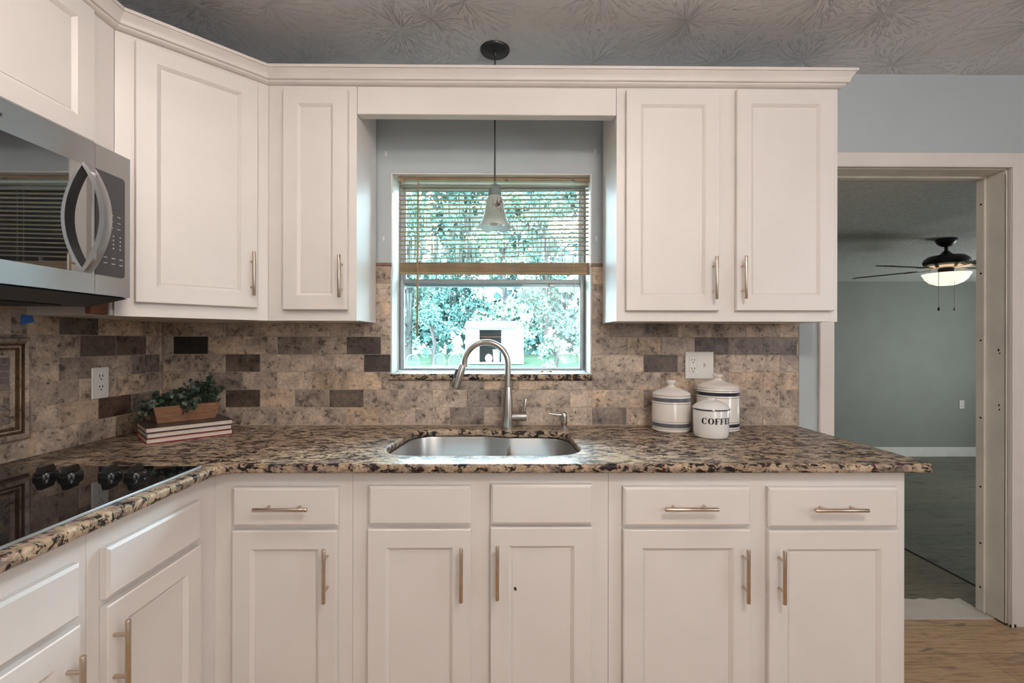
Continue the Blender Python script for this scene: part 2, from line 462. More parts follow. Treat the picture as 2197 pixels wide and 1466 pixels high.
# ------------------------------------------------------------------ the shell
XL = -1.553            # left wall face
ZC = 2.51              # kitchen ceiling
CT = 0.914             # countertop height
WIN = (atY(838, 700, 0).x, atY(1269.5, 700, 0).x, 1.146, atY(1050, 371, 0).z)
DOOR = (atY(1787, 700, 0).x, atY(2158, 700, 0).x, 0.0, atY(1950, 363, 0).z)
YW = 0.14              # back wall thickness
b = MB()
def put(a, c, d, e): b.box(a, c, 0, YW, d, e)
wall_with_holes(b, XL - 0.12, 3.5, -0.02, ZC + 0.02, [WIN, (DOOR[0] - .02, DOOR[1] + .02, -0.02, DOOR[3] + .02)], put)
wall_back = struct(b.finish('wall_back', 'wall'))
b = MB(); b.box(XL - 0.12, XL, -4.9, 0, -0.02, ZC + 0.02); wall_left = struct(b.finish('wall_left', 'wall'))
b = MB(); b.box(3.5, 3.62, -4.9, YW, -0.02, ZC + 0.02); struct(b.finish('wall_right', 'room'))
b = MB(); b.box(XL - 0.12, 3.62, -5.02, -4.9, -0.02, ZC + 0.02); struct(b.finish('wall_rear', 'room'))
b = MB(); b.box(XL - 0.12, 3.62, -5.02, YW, ZC, ZC + 0.12); struct(b.finish('ceiling', 'ceiling'))
b = MB(); b.box(XL - 0.12, 3.62, -5.02, 0.045, -0.12, 0.0); struct(b.finish('floor', 'floor'))

# den beyond the doorway, its floor a step lower
YD, ZDF, ZDC, XD0, XD1 = 4.34, -0.304, 2.137, 1.22, 7.4
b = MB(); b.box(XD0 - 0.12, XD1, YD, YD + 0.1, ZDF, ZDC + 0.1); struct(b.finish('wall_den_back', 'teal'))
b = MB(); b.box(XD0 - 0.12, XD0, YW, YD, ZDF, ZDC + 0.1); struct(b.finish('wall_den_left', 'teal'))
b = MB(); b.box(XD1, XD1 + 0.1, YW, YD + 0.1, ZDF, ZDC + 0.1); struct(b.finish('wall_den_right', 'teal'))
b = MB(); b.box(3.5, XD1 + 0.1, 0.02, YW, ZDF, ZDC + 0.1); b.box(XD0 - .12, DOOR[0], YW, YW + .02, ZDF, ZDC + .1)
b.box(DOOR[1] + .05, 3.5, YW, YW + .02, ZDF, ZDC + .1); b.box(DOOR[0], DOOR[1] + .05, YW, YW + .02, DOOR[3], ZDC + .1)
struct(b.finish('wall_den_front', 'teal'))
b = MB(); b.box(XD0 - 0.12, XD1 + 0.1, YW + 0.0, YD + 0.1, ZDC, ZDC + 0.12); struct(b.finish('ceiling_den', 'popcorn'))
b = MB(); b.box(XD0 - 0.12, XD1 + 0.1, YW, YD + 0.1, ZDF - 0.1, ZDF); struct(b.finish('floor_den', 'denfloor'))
b = MB(); b.box(XD0, 2.485, 0.05, YD, ZDF, -0.004, 0.006); struct(b.finish('floor_landing', 'landing'))
b = MB(); b.box(XD0, XD1, YD - 0.016, YD, ZDF, ZDF + 0.105); b.box(XD0, XD1, YD - 0.012, YD, ZDF + 0.105, ZDF + 0.13, 0.004)
struct(b.finish('baseboard_den', 'white'))
b = MB(); b.box(2.483, 2.497, 0.215, YD, ZDF, -0.001, 0.002); struct(b.finish('trim_step_nosing', 'nosing'))
# threshold
b = MB()
nx = 40; x0, x1 = DOOR[0] - 0.0, DOOR[1]
rows = []
for q in range(nx + 1):
    x = x0 + (x1 - x0) * q / nx
    rows.append((x, 0.212 + 0.006 * sin(q * 1.3) + random.uniform(-.003, .003)))
rings = [[(x, 0.047 + random.uniform(-.001, .001), -0.11), (x, 0.047, 0.004), (x, yb, 0.004 + random.uniform(-.001, .001)), (x, yb, -0.11)] for x, yb in rows]
b.rings(rings)
struct(b.finish('trim_threshold', 'tread'))

# door frame
dr = sempty('door_1', (DOOR[0], 0, 0))
dx0, dx1, dz = DOOR[0], DOOR[1], DOOR[3]
cw = 0.070
b = MB()
for (a, c, d, e) in ((dx0 - cw, dx0 - .004, 0.005, dz + cw), (dx1 + .006, dx1 + cw + .006, 0.0005, dz + cw), (dx0 - .004, dx1 + .006, dz + .004, dz + cw)):
    b.box(a, c, -0.018, -0.0005, d, e, 0.003)
b.box(dx1 + .006, dx1 + .016, -0.024, -0.018, 0.0, dz + .012, 0.002)
b.box(dx0 - .004, dx1 + .006, -0.024, -0.018, dz + .002, dz + .012, 0.002)
lab(b.finish('casing', 'trim', dr), 'painted casing boards around the doorway')
b = MB()
yj = 0.128
b.box(dx1, dx1 + .0195, 0.0005, yj, 0.004, dz, 0.002)      # right jamb
b.box(dx1 - .010, dx1, 0.085, yj, 0.004, dz - .010, 0.003)   # stop
b.box(dx0 - .0195, dx0, 0.0005, yj, 0.005, dz, 0.002)
b.box(dx0 - .0195, dx1 + .0195, 0.0005, yj, dz, dz + .0195, 0.002)
b.box(dx0, dx1, 0.085, yj, dz - .010, dz, 0.003)
lab(b.finish('jamb', 'jamb', dr), 'worn cream painted jamb with old hinge marks')
b = MB()
for z, s_ in ((1.255, 1), (1.0, .8), (1.24, .5), (0.98, .6)):
    b.box(dx1 - .0012, dx1 + .0003, 0.018 + s_ * .01, 0.024 + s_ * .01, z - .006 * s_, z + .006 * s_, 0.0005)
for z in (1.95, 1.62, 1.30, .93, .60, .33, .12):
    b.box(dx1 - .0112, dx1 - .0097, 0.098, 0.107, z - .004, z + .004, 0.0005)
b.box(dx1 - .001, dx1 + .012, -.002, 0.05, 0.0005, 0.009, 0.003)
b.box(dx1 - .0, dx1 + .03, -.0195, -.0175, 0.0, 0.014, 0.0008)
lab(b.finish('old_screw_holes', 'ink', dr), 'dark screw holes and chips in the jamb')
b = MB(); b.box(dx1 - .0007, dx1 + .0005, 0.0015, 0.0035, 0.0, dz - .02); b.finish('paint_crack', 'ink', dr)

# ------------------------------------------------------------------ tiled backsplash (parts of the walls)
TP, TW, GR = 0.0794, 0.1543, 0.0022
def tint_random():
    k = random.random()
    base = Vector((0.64, 0.55, 0.47)) if k < .57 else (Vector((0.50, 0.43, 0.38)) if k < .80 else (Vector((0.66, 0.54, 0.42)) if k < .94 else Vector((0.33, 0.285, 0.26))))
    return tuple(base * random.uniform(.88, 1.1))
def tiles(b, regions, anchor_even, put, special=None, rows=9):
    for r in range(rows):
        v0 = CT + 0.0006 + r * TP + GR / 2; v1 = v0 + TP - GR
        for (u0, u1, w0, w1, anc) in regions:
            a = (anc if anc is not None else anchor_even) + (0 if r % 2 == 0 else TW / 2)
            k0 = math.floor((u0 - a) / TW)
            k = k0
            while a + k * TW < u1:
                s0, s1 = max(a + k * TW + GR / 2, u0), min(a + (k + 1) * TW - GR / 2, u1)
                t0, t1 = max(v0, w0), min(v1, w1)
                if s1 - s0 > .006 and t1 - t0 > .006:
                    b.tint = tint_random()
                    if special:
                        for (su, sv, tc) in special:
                            if s0 < su < s1 and t0 < sv < t1: b.tint = tc
                    b.mi = 1
                    put(s0, s1, t0, t1)
                k += 1
    b.mi = 0; b.tint = None
def put_back(s0, s1, t0, t1):
    c = .0012
    b.rings([[(s0, -.006, t0), (s1, -.006, t0), (s1, -.006, t1), (s0, -.006, t1)],
             [(s0, -.0092, t0), (s1, -.0092, t0), (s1, -.0092, t1), (s0, -.0092, t1)],
             [(s0 + c, -.0102, t0 + c), (s1 - c, -.0102, t0 + c), (s1 - c, -.0102, t1 - c), (s0 + c, -.0102, t1 - c)]], cap0=False)
def put_left(s0, s1, t0, t1):
    c = .0012
    def q(x, i): return [(XL + x, s0 + i, t0 + i), (XL + x, s1 - i, t0 + i), (XL + x, s1 - i, t1 - i), (XL + x, s0 + i, t1 - i)]
    b.rings([q(.006, 0), q(.0092, 0), q(.0102, c)], cap0=False)
XN0, XN1 = atY(765.5, 500, -0.277).x, atY(1322.5, 500, -0.277).x    # the niche between the wall cabinets
TEND = atY(1713, 800, -0.01).x
ancL = atY(372, 744, -.01).x; ancR = atY(1490.6, 744, -.01).x
ZT = CT + 9 * TP + .0006
ZU = CT + 6 * TP
b = MB()
for (u0, u1, w0, w1) in ((XL, WIN[0], CT, ZU), (XN0 - .03, WIN[0], ZU, ZT), (WIN[0], WIN[1], CT, 1.1155), (WIN[1], TEND, CT, ZU), (WIN[1], XN1 + .03, ZU, ZT)):
    b.box(u0, u1, -.0085, -.0003, w0 + .0006, w1)
sp = [(atY(408, 744, -.01).x, atY(408, 744, -.01).z, (0.035, 0.026, 0.022)),
      (atY(790, 745, -.01).x, atY(790, 745, -.01).z, (0.15, 0.125, 0.115)),
      (atY(810, 782, -.01).x, atY(810, 782, -.01).z, (0.10, 0.085, 0.08)),
      (atY(1527, 740, -.01).x, atY(1527, 740, -.01).z, (0.17, 0.145, 0.13)),
      (atY(1411, 778, -.01).x, atY(1411, 778, -.01).z, (0.145, 0.12, 0.108)),
      (atY(520, 782, -.01).x, atY(520, 782, -.01).z, (0.17, 0.135, 0.11)),
      (atY(520, 860, -.01).x, atY(520, 860, -.01).z, (0.15, 0.12, 0.10)),
      (atY(748, 859, -.01).x, atY(748, 859, -.01).z, (0.17, 0.14, 0.12))]
regs = [(XL + .011, WIN[0] + .002, CT, ZU, ancL), (XN0 - .03, WIN[0] + .002, ZU, ZT, ancL),
        (WIN[0] + .003, WIN[1] - .003, CT, 1.1155, ancL), (WIN[1] - .002, TEND, CT, ZU, ancR), (WIN[1] - .002, XN1 + .03, ZU, ZT, ancR)]
tiles(b, regs, 0, put_back, sp)
back_tile = lab(b.finish('tile_backsplash', ['grout', 'tile'], wall_back), 'brown and grey stone tiles behind the sink counter')
b = MB()
b.box(TEND, TEND + .006, -.010, -.0003, CT, ZU - .005, .002)
b.box(XL + .011, TEND, -.0115, -.0102, CT, CT + .003)
b.finish('grout_edge', 'grout', wall_back)
b = MB()
for u0, u1 in ((XN0 - .02, WIN[0] + .006), (WIN[1] - .004, XN1 + .02)):
    b.tube([(u0, -.006, ZT + .007), (u1, -.006, ZT + .007)], .0085, 10)
lab(b.finish('pencil_trim', 'trimtile', wall_back), 'thin reddish brown trim strip on top of the tiles')
b = MB()
for px, py, w, h in ((828, 330, .008, .022), (1277, 325, .008, .022), (823, 512, .007, .018), (1280, 512, .007, .02)):
    p = atY(px, py, 0); b.box(p.x - w / 2, p.x + w / 2, -.0015, -.0002, p.z - h / 2, p.z + h / 2, .0006)
lab(b.finish('spackle_patches', 'white', wall_back), 'small pale patches of filler on the grey wall')

# left wall tiles
MD = (-1.36, -0.594, 0.978, 1.303)      # framed mosaic panel
b = MB()
b.box(XL + .0003, XL + .0085, -1.55, -.0105, CT + .0006, 1.47)
b.box(XL + .0003, XL + .0086, -1.55, -.0105, CT + .0006, 1.47)
sp = [(-.36, 1.27, (0.16, 0.135, 0.115)), (-.22, 1.27, (0.20, 0.16, 0.13)), (-.27, 1.03, (0.15, 0.10, 0.08)), (-.25, .95, (0.40, 0.32, 0.24)), (-.40, 1.34, (0.16, 0.14, 0.12))]
regs = [(-1.55, MD[0], CT, 1.47, -.566), (MD[1], -.0115, CT, 1.47, -.566), (MD[0], MD[1], CT, MD[2], -.566), (MD[0], MD[1], MD[3], 1.47, -.566)]
tiles(b, regs, 0, put_left, sp)
lab(b.finish('tile_backsplash', ['grout', 'tile'], wall_left), 'brown and grey stone tiles behind the cooktop')
b = MB()
b.tint = (0.40, 0.32, 0.25)
prof = [(0, .006), (.0, .018), (.006, .028), (.014, .030), (.021, .024), (.0225, .015), (.026, .014), (.029, .021), (.034, .021), (.036, .013), (.041, .013), (.044, .017), (.056, .015), (.056, .006)]
fr = []
for d, h in prof:
    fr.append([(XL + h, MD[0] + d, MD[2] + d), (XL + h, MD[1] - d, MD[2] + d), (XL + h, MD[1] - d, MD[3] - d), (XL + h, MD[0] + d, MD[3] - d)])
for q in range(len(fr) - 1):
    b.tint = (0.15, 0.09, 0.05) if q in (4, 5, 8, 9) else (0.46, 0.39, 0.33)  # grooves tinted dark to paint in the shade of the moulding
    b.rings(fr[q:q + 2], cap0=False, cap1=False)
bmesh.ops.remove_doubles(b.bm, verts=b.bm.verts[:], dist=1e-6)
med = lab(b.finish('mosaic_frame', 'tile', wall_left), 'moulded stone frame around small mosaic bricks')
b = MB()
b.box(XL + .0086, XL + .0095, MD[0] + .05, MD[1] - .05, MD[2] + .05, MD[3] - .05)
zz = MD[2] + .057; k = 0
while zz < MD[3] - .066:
    yy = MD[0] + .057 - (k % 2) * .022
    while yy < MD[1] - .058:
        y0_, y1_ = max(yy, MD[0] + .057), min(yy + .042, MD[1] - .057)
        if y1_ - y0_ > .004:
            b.mi = 1; b.tint = random.choice([(0.42, 0.35, 0.29), (0.20, 0.185, 0.18), (0.34, 0.28, 0.23), (0.26, 0.24, 0.23)])
            b.box(XL + .0095, XL + .0125, y0_, y1_, zz, zz + .0185, .0008)
        yy += .044
    zz += .0205; k += 1
b.finish('mosaic_bricks', ['grout', 'tile'], med)

# ------------------------------------------------------------------ window
YG = 0.145
W0, W1 = atY(854.5, 700, YG).x, atY(1256, 700, YG).x
zs_top = atY(1050, 797, YG).z
win = sempty('window_1', (0, YG, zs_top))
b = MB()   # painted lining of the opening
t = .006
for (a, c, d, e) in ((WIN[0], WIN[0] + t, WIN[2], WIN[3]), (WIN[1] - t, WIN[1], WIN[2], WIN[3]), (WIN[0] + t, WIN[1] - t, WIN[3] - t, WIN[3])):
    b.box(a, c, 0.002, YG + .05, d, e, .001)
lab(b.finish('window_reveal', 'white', win), 'white lining of the window recess')
b = MB()
zt = WIN[3] - t - .001
fo = .020
xa, xb = WIN[0] + t + .001, WIN[1] - t - .001
za = WIN[2] + .001
for (a, c, d, e) in ((xa, W0 + fo, za, zt), (W1 - fo, xb, za, zt), (W0 + fo, W1 - fo, za, zs_top + .012), (W0 + fo, W1 - fo, zt - .005, zt)):
    b.box(a, c, YG, YG + .045, d, e, .003)
b.finish('window_frame', 'alu', win)
zm = atY(1050, 600, YG).z          # top of the lower sash
b = MB()                            # lower sash
g0, g1 = atY(867, 700, YG).x, atY(1244, 700, YG).x
gb, gt = atY(1050, 790, YG).z, atY(1050, 609, YG).z
for (a, c, d, e) in ((W0 + .010, g0, zs_top + .006, zm), (g1, W1 - .010, zs_top + .006, zm), (g0, g1, zs_top + .006, gb), (g0, g1, gt, zm)):
    b.box(a, c, YG - .008, YG + .016, d, e, .003)
p = atY(1184, 613, YG); b.box(p.x - .014, p.x + .014, YG - .02, YG - .006, p.z - .010, p.z + .006, .003)
sash = b.finish('lower_sash', 'alu', win)
b = MB()                            # upper sash behind
for (a, c, d, e) in ((W0 + .012, g0 + .004, zm - .03, zt - .006), (g1 - .004, W1 - .012, zm - .03, zt - .006), (g0, g1, zm - .035, zm), (g0, g1, zt - .018, zt - .006)):
    b.box(a, c, YG + .020, YG + .040, d, e, .003)
usash = b.finish('upper_sash', 'alu', win)
b = MB(); b.box(g0 - .004, g1 + .004, YG + .003, YG + .006, gb - .004, gt + .004); b.finish('window_pane', 'glass', sash)
b = MB(); b.box(g0 - .004, g1 + .004, YG + .028, YG + .031, zm - .004, zt - .014); b.finish('window_pane', 'glass', usash)
# granite sill
b = MB(); b.box(WIN[0] - .004, WIN[1] + .004, -.022, YG - .0005, 1.1165, 1.1455, .005)
tag(b.finish('window_sill', 'granite'), 'speckled granite ledge at the bottom of the window recess', 'window sill')

# ------------------------------------------------------------------ blind
YB = 0.055
bl0, bl1 = atY(857, 480, YB).x, atY(1267.5, 480, YB).x
zhd = atY(1050, 378, YB).z
blind = thing('window_blind', 'tan slatted blind half raised in the kitchen window', 'blind', ((bl0 + bl1) / 2, YB, zhd))
b = MB()
b.box(bl0 - .002, bl1 + .004, YB - .016, YB + .016, atY(1050, 390, YB).z, zhd, .004)
for x in (bl0 - .004, bl1 - .016):
    b.box(x, x + .022, YB - .021, YB + .019, atY(1050, 394, YB).z, zhd + .003, .004)
b.finish('head_rail', 'blind', blind)
b = MB()
ns = 17
zl0, zl1 = atY(857, 400.5, YB).z, atY(857, 555.5, YB).z
zr0, zr1 = atY(1267, 399.5, YB).z, atY(1267, 546, YB).z
for k in range(ns):
    f = k / (ns - 1)
    zl, zr = zl0 + (zl1 - zl0) * f, zr0 + (zr1 - zr0) * f
    sg = random.uniform(-.0006, .0006)
    pts = [(bl0, zl), ((bl0 * 2 + bl1) / 3, zl * .667 + zr * .333 - .0012 + sg), ((bl0 + bl1 * 2) / 3, zl * .333 + zr * .667 - .0012 + sg), (bl1, zr)]
    b.rings([[(x, YB - .0125, z), (x, YB, z + .0022), (x, YB + .0125, z), (x, YB + .0125, z - .0012), (x, YB, z + .0008), (x, YB - .0125, z - .0012)] for x, z in pts], smooth=False)
b.finish('slats', 'blind', blind)
b = MB()
zk0, zk1 = atY(1050, 584, YB).z, atY(1050, 565, YB).z
for k in range(7):
    z = zk0 + (zk1 - zk0) * k / 6.5
    b.box(bl0 + random.uniform(0, .002), bl1 - random.uniform(0, .002), YB - .0135, YB + .0125, z, z + .0046, .001)
b.finish('stacked_slats', 'blind', blind)
b = MB(); b.box(bl0 - .001, bl1 + .001, YB - .014, YB + .013, atY(1050, 589.5, YB).z, zk0 - .0005, .003); b.finish('bottom_rail', 'blind', blind)
b = MB()
p0, p1 = atY(897, 393, YB - .022), atY(895, 722, YB - .022)
b.tube([p0, p1], [.0042, .0046], 8); b.tube([p0, p0 + Vector((0, .006, .012))], .0018, 6)
b.finish('tilt_wand', 'blind', blind)
for px in (914, 1062, 1207):
    b = MB()
    p, q = atY(px, 392, YB - .014), atY(px, 586, YB - .014)
    b.tube([p, q], .0006, 5); b.tube([p + Vector((0, .028, 0)), q + Vector((0, .028, 0))], .0006, 5)
    for k in range(4):
        a = q + Vector((random.uniform(-.004, .004), -.001, .002 + .006 * k))
        b.tube([a + Vector((-.004, 0, 0)), a + Vector((.0, -.002, .004)), a + Vector((.004, 0, 0))], .0009, 5)
    b.finish('ladder_cord', 'cord', blind)
b = MB()
p = atY(1229, 390, YB - .018)
pts = [p] + [atY(1229 + dx, y, YB - .018) for dx, y in ((0, 470), (1, 560), (3, 640), (5, 720), (9, 778))]
b.tube(pts, .0008, 5); b.tube([q + Vector((.003, 0, 0)) for q in pts], .0007, 5)
b.finish('pull_cord', 'cord', blind)
for px in (1087, 1230):
    b = MB(); p = atY(px, 387, YB - .017); b.box(p.x - .008, p.x + .008, p.y - .001, p.y + .001, p.z - .003, p.z + .003, .0008); b.finish('clip', 'black', blind)

# small string of lights lying on the sill
zsl = 1.1457
wire = thing('light_string', 'tangle of thin wire with two amber capped bulbs on the window sill', 'string light', atZ(1165, 800, zsl))
b = MB()
def arch(pa, pb, h, n=8):
    pa, pb = Vector(pa), Vector(pb)
    return [pa.lerp(pb, k / n) + Vector((0, 0, h * sin(pi * k / n))) for k in range(n + 1)]
q1, q2, q3 = Vector((atY(1160, 795, .10).x, .10, zsl + .003)), Vector((atY(1178, 795, .10).x, .10, zsl + .003)), Vector((atY(1192, 795, .10).x, .10, zsl + .003))
b.tube(arch(q1, q2, .022), .0007, 5); b.tube(arch(q2, q3, .024), .0007, 5)
b.tube([q1 + Vector((-.045, .01, 0)), q1 + Vector((-.02, -.01, 0)), q1], .0007, 5)
b.tube([q3, q3 + Vector((.03, -.01, 0)), q3 + Vector((.075, .012, 0))], .0008, 5)
b.finish('wire', 'cord', wire)
for q in (q1 + Vector((.003, -.004, .002)), q2 + Vector((.003, -.004, .002))):
    b = MB(); b.tube([q, q + Vector((.010, -.002, 0))], [.004, .0048], 10); b.finish('bulb_cap', 'amber', wire)
for q in (q1, q2):
    b = MB(); b.tube([q + Vector((-.012, -.003, .002)), q + Vector((.003, -.004, .002))], [.0025, .004], 10); b.finish('bulb', 'plastic', wire)

# ------------------------------------------------------------------ cabinet pieces
def loc_mat(origin, ang): return Matrix.Translation(Vector(origin)) @ Matrix.Rotation(ang, 4, 'Z')
def shaker(b, w, h, t=.019, fw=.056, bev=.010, dep=.008, ch=.0025, fwt=None):
    fwt = fwt or fw
    def rg(i, j, y): return [(i, y, j), (w - i, y, j), (w - i, y, h - j), (i, y, h - j)]
    b.rings([rg(0, 0, 0), rg(0, 0, -t + ch), rg(ch, ch, -t), rg(fw, fwt, -t), rg(fw + bev, fwt + bev, -t + dep), rg(fw + bev + .0012, fwt + bev + .0012, -t + dep + .0015), rg(fw + bev + .0024, fwt + bev + .0024, -t + dep)])
def slab(b, w, h, t=.019, ch=.007):
    def rg(i, y): return [(i, y, i), (w - i, y, i), (w - i, y, h - i), (i, y, h - i)]
    b.rings([rg(0, 0), rg(0, -t + ch * .7), rg(ch, -t)])
def pull(parent, T, x, z, vertical, t=.019, ln=.164):
    b = MB(); b.T = T
    d = Vector((0, 0, 1)) if vertical else Vector((1, 0, 0))
    c = Vector((x, -t - .032, z))
    b.tube([c - d * (ln / 2), c - d * (ln / 2 - .0015), c + d * (ln / 2 - .0015), c + d * (ln / 2)], [.0052, .006, .006, .0052], 14)
    for s_ in (-1, 1):
        q = c + d * (s_ * .048)
        b.tube([q, (q.x, -t + .0005, q.z)], .0043, 10)
    return b.finish('handle', 'nickel', parent)
def front(parent, kind, name, T, w, h, pulls=None, **kw):
    b = MB(); b.T = T
    (shaker if kind == 'door' else slab)(b, w, h, **kw)
    o = b.finish(name, 'cabinet', parent)
    if pulls: pull(o, T, *pulls)
    return o
def hollow(b, x0, x1, y0, y1, z0, z1, t=.018, top=True, ft=.02, toe=True):
    """carcass opening hidden by a solid face frame on its -y side"""
    zb = z0 + (.10 if toe else 0)
    b.box(x0, x0 + t, y0 + ft, y1, zb, z1)
    b.box(x1 - t, x1, y0 + ft, y1, zb, z1)
    b.box(x0 + t, x1 - t, y1 - .006, y1, zb, z1)
    b.box(x0 + t, x1 - t, y0 + ft, y1 - .006, zb, zb + t)
    if top: b.box(x0 + t, x1 - t, y0 + ft, y1 - .006, z1 - t, z1)
    if toe: b.box(x0, x1, y0 + .075, y0 + .093, z0, zb)
def frame(b, x0, x1, y0, z0, z1, ft=.02): b.box(x0, x1, y0, y0 + ft, z0, z1, .0003)

# ---- base cabinets along the back wall
YF, YDF = -0.635, -0.636          # face frame front, back of the doors
ZB = 0.883
def bx(px): return atY(px, 1200, YDF - .019).x
def bz(px, py): return atY(px, py, YDF - .019).z
XE = atY(1940.5, 1200, YF).x
XCOR = XL + .635
x_a, x_b = atY(757, 1200, YF).x, atY(1305, 1200, YF).x
def base_unit(name, label, x0, x1, fronts, pulls_row):
    c = thing(name, label, 'cabinet', ((x0 + x1) / 2, -.33, 0), 'base cabinets under the counter')
    b = MB(); hollow(b, x0 + .0005, x1 - .0005, YF, -.013, 0, ZB, top=False); b.finish('carcass', 'cabinet', c)
    b = MB(); frame(b, x0 + .0005, x1 - .0005, YF, .10, ZB); b.finish('face_frame', 'cabinet', c)
    for kind, l, r, top, bot, pl in fronts:
        xa, xb_ = bx(l), bx(r)
        zt_, zb_ = bz((l + r) / 2, top), (bz((l + r) / 2, bot) if bot else .125)
        T = loc_mat((xa, YDF, zb_), 0)
        nm = {'door': 'door', 'drawer': 'drawer_front', 'false': 'false_drawer_front'}[kind]
        pp = None
        if pl:
            q = atY(pl[0], pl[1], YDF - .019 - .032)
            pp = (q.x - xa, q.z - zb_, kind == 'door')
        front(c, 'door' if kind == 'door' else 'drawer', nm, T, xb_ - xa, zt_ - zb_, pp)
    return c
base_unit('base_cabinet', 'narrow white base cabinet, one drawer over one door, in the corner left of the sink', XCOR, x_a,
          [('drawer', 498, 724, 1047, 1130, (600, 1095)), ('door', 497, 722, 1140, None, (694, 1238))], None)
sb = base_unit('base_cabinet', 'white sink base cabinet with two handleless false drawers over two doors', x_a, x_b,
          [('false', 790, 1010, 1044, 1127, None), ('false', 1053, 1271, 1041, 1126, None),
           ('door', 788, 1010, 1137, None, (989, 1236)), ('door', 1052, 1271, 1133, None, (1067, 1231))], None)
p = atY(1105, 1262, YDF - .0115)
dd = [o for o in sb.children if o.name.startswith('door')][-1]
b = MB(); b.box(p.x - .003, p.x + .003, p.y - .0012, p.y + .0005, p.z - .006, p.z + .003, .0006); b.box(p.x + .001, p.x + .005, p.y - .0012, p.y + .0005, p.z - .008, p.z - .002, .0006)
lab(b.finish('paint_chip', 'ink', dd), 'small black chip on the door panel')
base_unit('base_cabinet', 'white base cabinet at the end by the doorway, two drawers over two doors', x_b, XE,
          [('drawer', 1338, 1611, 1046, 1130, (1485, 1094)), ('drawer', 1650, 1928, 1047, 1132, (1807, 1096)),
           ('door', 1338, 1612, 1138, None, (1606, 1238)), ('door', 1650, 1929, 1140, None, (1684, 1240))], None)

# ---- base cabinets along the left wall, doors facing right
def left_unit(label, y0, y1, fr_):
    c = thing('base_cabinet', label, 'cabinet', (XL + .3, (y0 + y1) / 2, 0), 'base cabinets under the counter')
    T = loc_mat((XCOR, y0, 0), pi / 2)
    b = MB(); b.T = T; hollow(b, .0005, y1 - y0 - .0005, 0, XCOR - XL - .013, 0, ZB, top=False); b.finish('carcass', 'cabinet', c)
    b = MB(); b.T = T
    frame(b, .0005, min(y1, YF + .019) - y0 - .0005, 0, .10, ZB); b.finish('face_frame', 'cabinet', c)
    for kind, ya, yb, za_, zb_, pl in fr_:
        T2 = loc_mat((XCOR + .001, ya, zb_), pi / 2)
        pp = None
        if pl: pp = (pl[0] - ya, pl[1] - zb_, True)
        front(c, kind, 'door' if kind == 'door' else 'drawer_front', T2, yb - ya, za_ - zb_, pp)
XDL = XCOR + .02
def ly(px, py): return atX(px, py, XDL)
yA1, yA0 = ly(433, 1100).y, ly(232, 1200).y
zA = ly(433, 1073).z, ly(433, 1157).z, ly(433, 1169).z
yB1 = ly(175, 1205).y
hp = atX(275, 1330, XDL + .032); hq = atX(178, 1408, XDL + .032)
left_unit('white corner base cabinet under the cooktop with a full width drawer over a door', (yA0 + yB1) / 2, -.013,
          [('drawer', yA0, yA1, zA[0], zA[1], None), ('door', yA0, yA1, zA[2], .125, (hp.y, hp.z - .082))])
left_unit('white base cabinet at the left edge of the photo, beside the cooktop corner unit', -1.56, (yA0 + yB1) / 2,
          [('drawer', -1.53, yB1, zA[0], zA[1], None), ('door', -1.53, yB1, zA[2], .125, (hq.y, hq.z - .082))])

# ------------------------------------------------------------------ countertop with the sink cut-out
def rounded(poly, n=8):
    out = []; k = len(poly)
    for i in range(k):
        x, y, r = poly[i]
        p = Vector((x, y)); a = Vector(poly[i - 1][:2]); c = Vector(poly[(i + 1) % k][:2])
        if r <= 0: out.append(p); continue
        u, w = (a - p).normalized(), (c - p).normalized()
        th = math.acos(max(-1, min(1, u.dot(w))))
        d = r / math.tan(th / 2)
        t1, t2 = p + u * d, p + w * d
        for q in range(n + 1):
            s_ = q / n
            # quadratic blend close to the arc
            out.append(t1 * (1 - s_) ** 2 + p * (2 * s_ * (1 - s_)) + t2 * s_ ** 2)
    return out
YE, XLE = -0.676, XL + .678
XR1, XR0 = atZ(1979, 993, CT - .008).x, atZ(1714, 914, CT).x
outer = rounded([(XL + .0004, -.0004, 0), (XR0, -.0004, 0), (XR1, YE, .022), (XLE, YE, .055), (XLE, -1.575, .01), (XL + .0004, -1.575, 0)])
sk = [atZ(803, 977, CT), atZ(1261, 977, CT)]
hx0, hx1 = sk[0].x + .004, sk[1].x - .004
hole = rounded([(hx0, -.560, .13), (hx0 + .045, -.115, .13), (-.09, -.115, .10), (.00, -.150, .10), (hx1 - .02, -.150, .12), (hx1, -.560, .13)], 10)
cu = bpy.data.curves.new('countertop', 'CURVE'); cu.dimensions = '2D'; cu.fill_mode = 'BOTH'
RB = .0105
cu.extrude = .0145 - RB; cu.bevel_depth = RB; cu.bevel_resolution = 4; cu.offset = -RB
for pts in (outer, hole):
    s_ = cu.splines.new('POLY'); s_.points.add(len(pts) - 1); s_.use_cyclic_u = True
    for q, p in zip(s_.points, pts): q.co = (p.x, p.y, 0, 1)
tmp = bpy.data.objects.new('tmp', cu); COL.objects.link(tmp)
bpy.context.view_layer.update()
me = bpy.data.meshes.new_from_object(tmp.evaluated_get(bpy.context.evaluated_depsgraph_get()))
bpy.data.objects.remove(tmp)
me.name = 'countertop'
me.transform(Matrix.Translation((0, 0, CT - .0145)))
bm = bmesh.new(); bm.from_mesh(me); bmesh.ops.remove_doubles(bm, verts=bm.verts[:], dist=1e-5)
for f in bm.faces: f.smooth = True
for e in bm.edges:
    if len(e.link_faces) == 2 and e.calc_face_angle(0) > R(40): e.smooth = False
bm.to_mesh(me); bm.free()
me.materials.clear(); me.materials.append(M['granite'])
ct = bpy.data.objects.new('countertop', me); COL.objects.link(ct); ORG['countertop'] = Vector()
recentre(ct, (0, -.3, CT - .03))
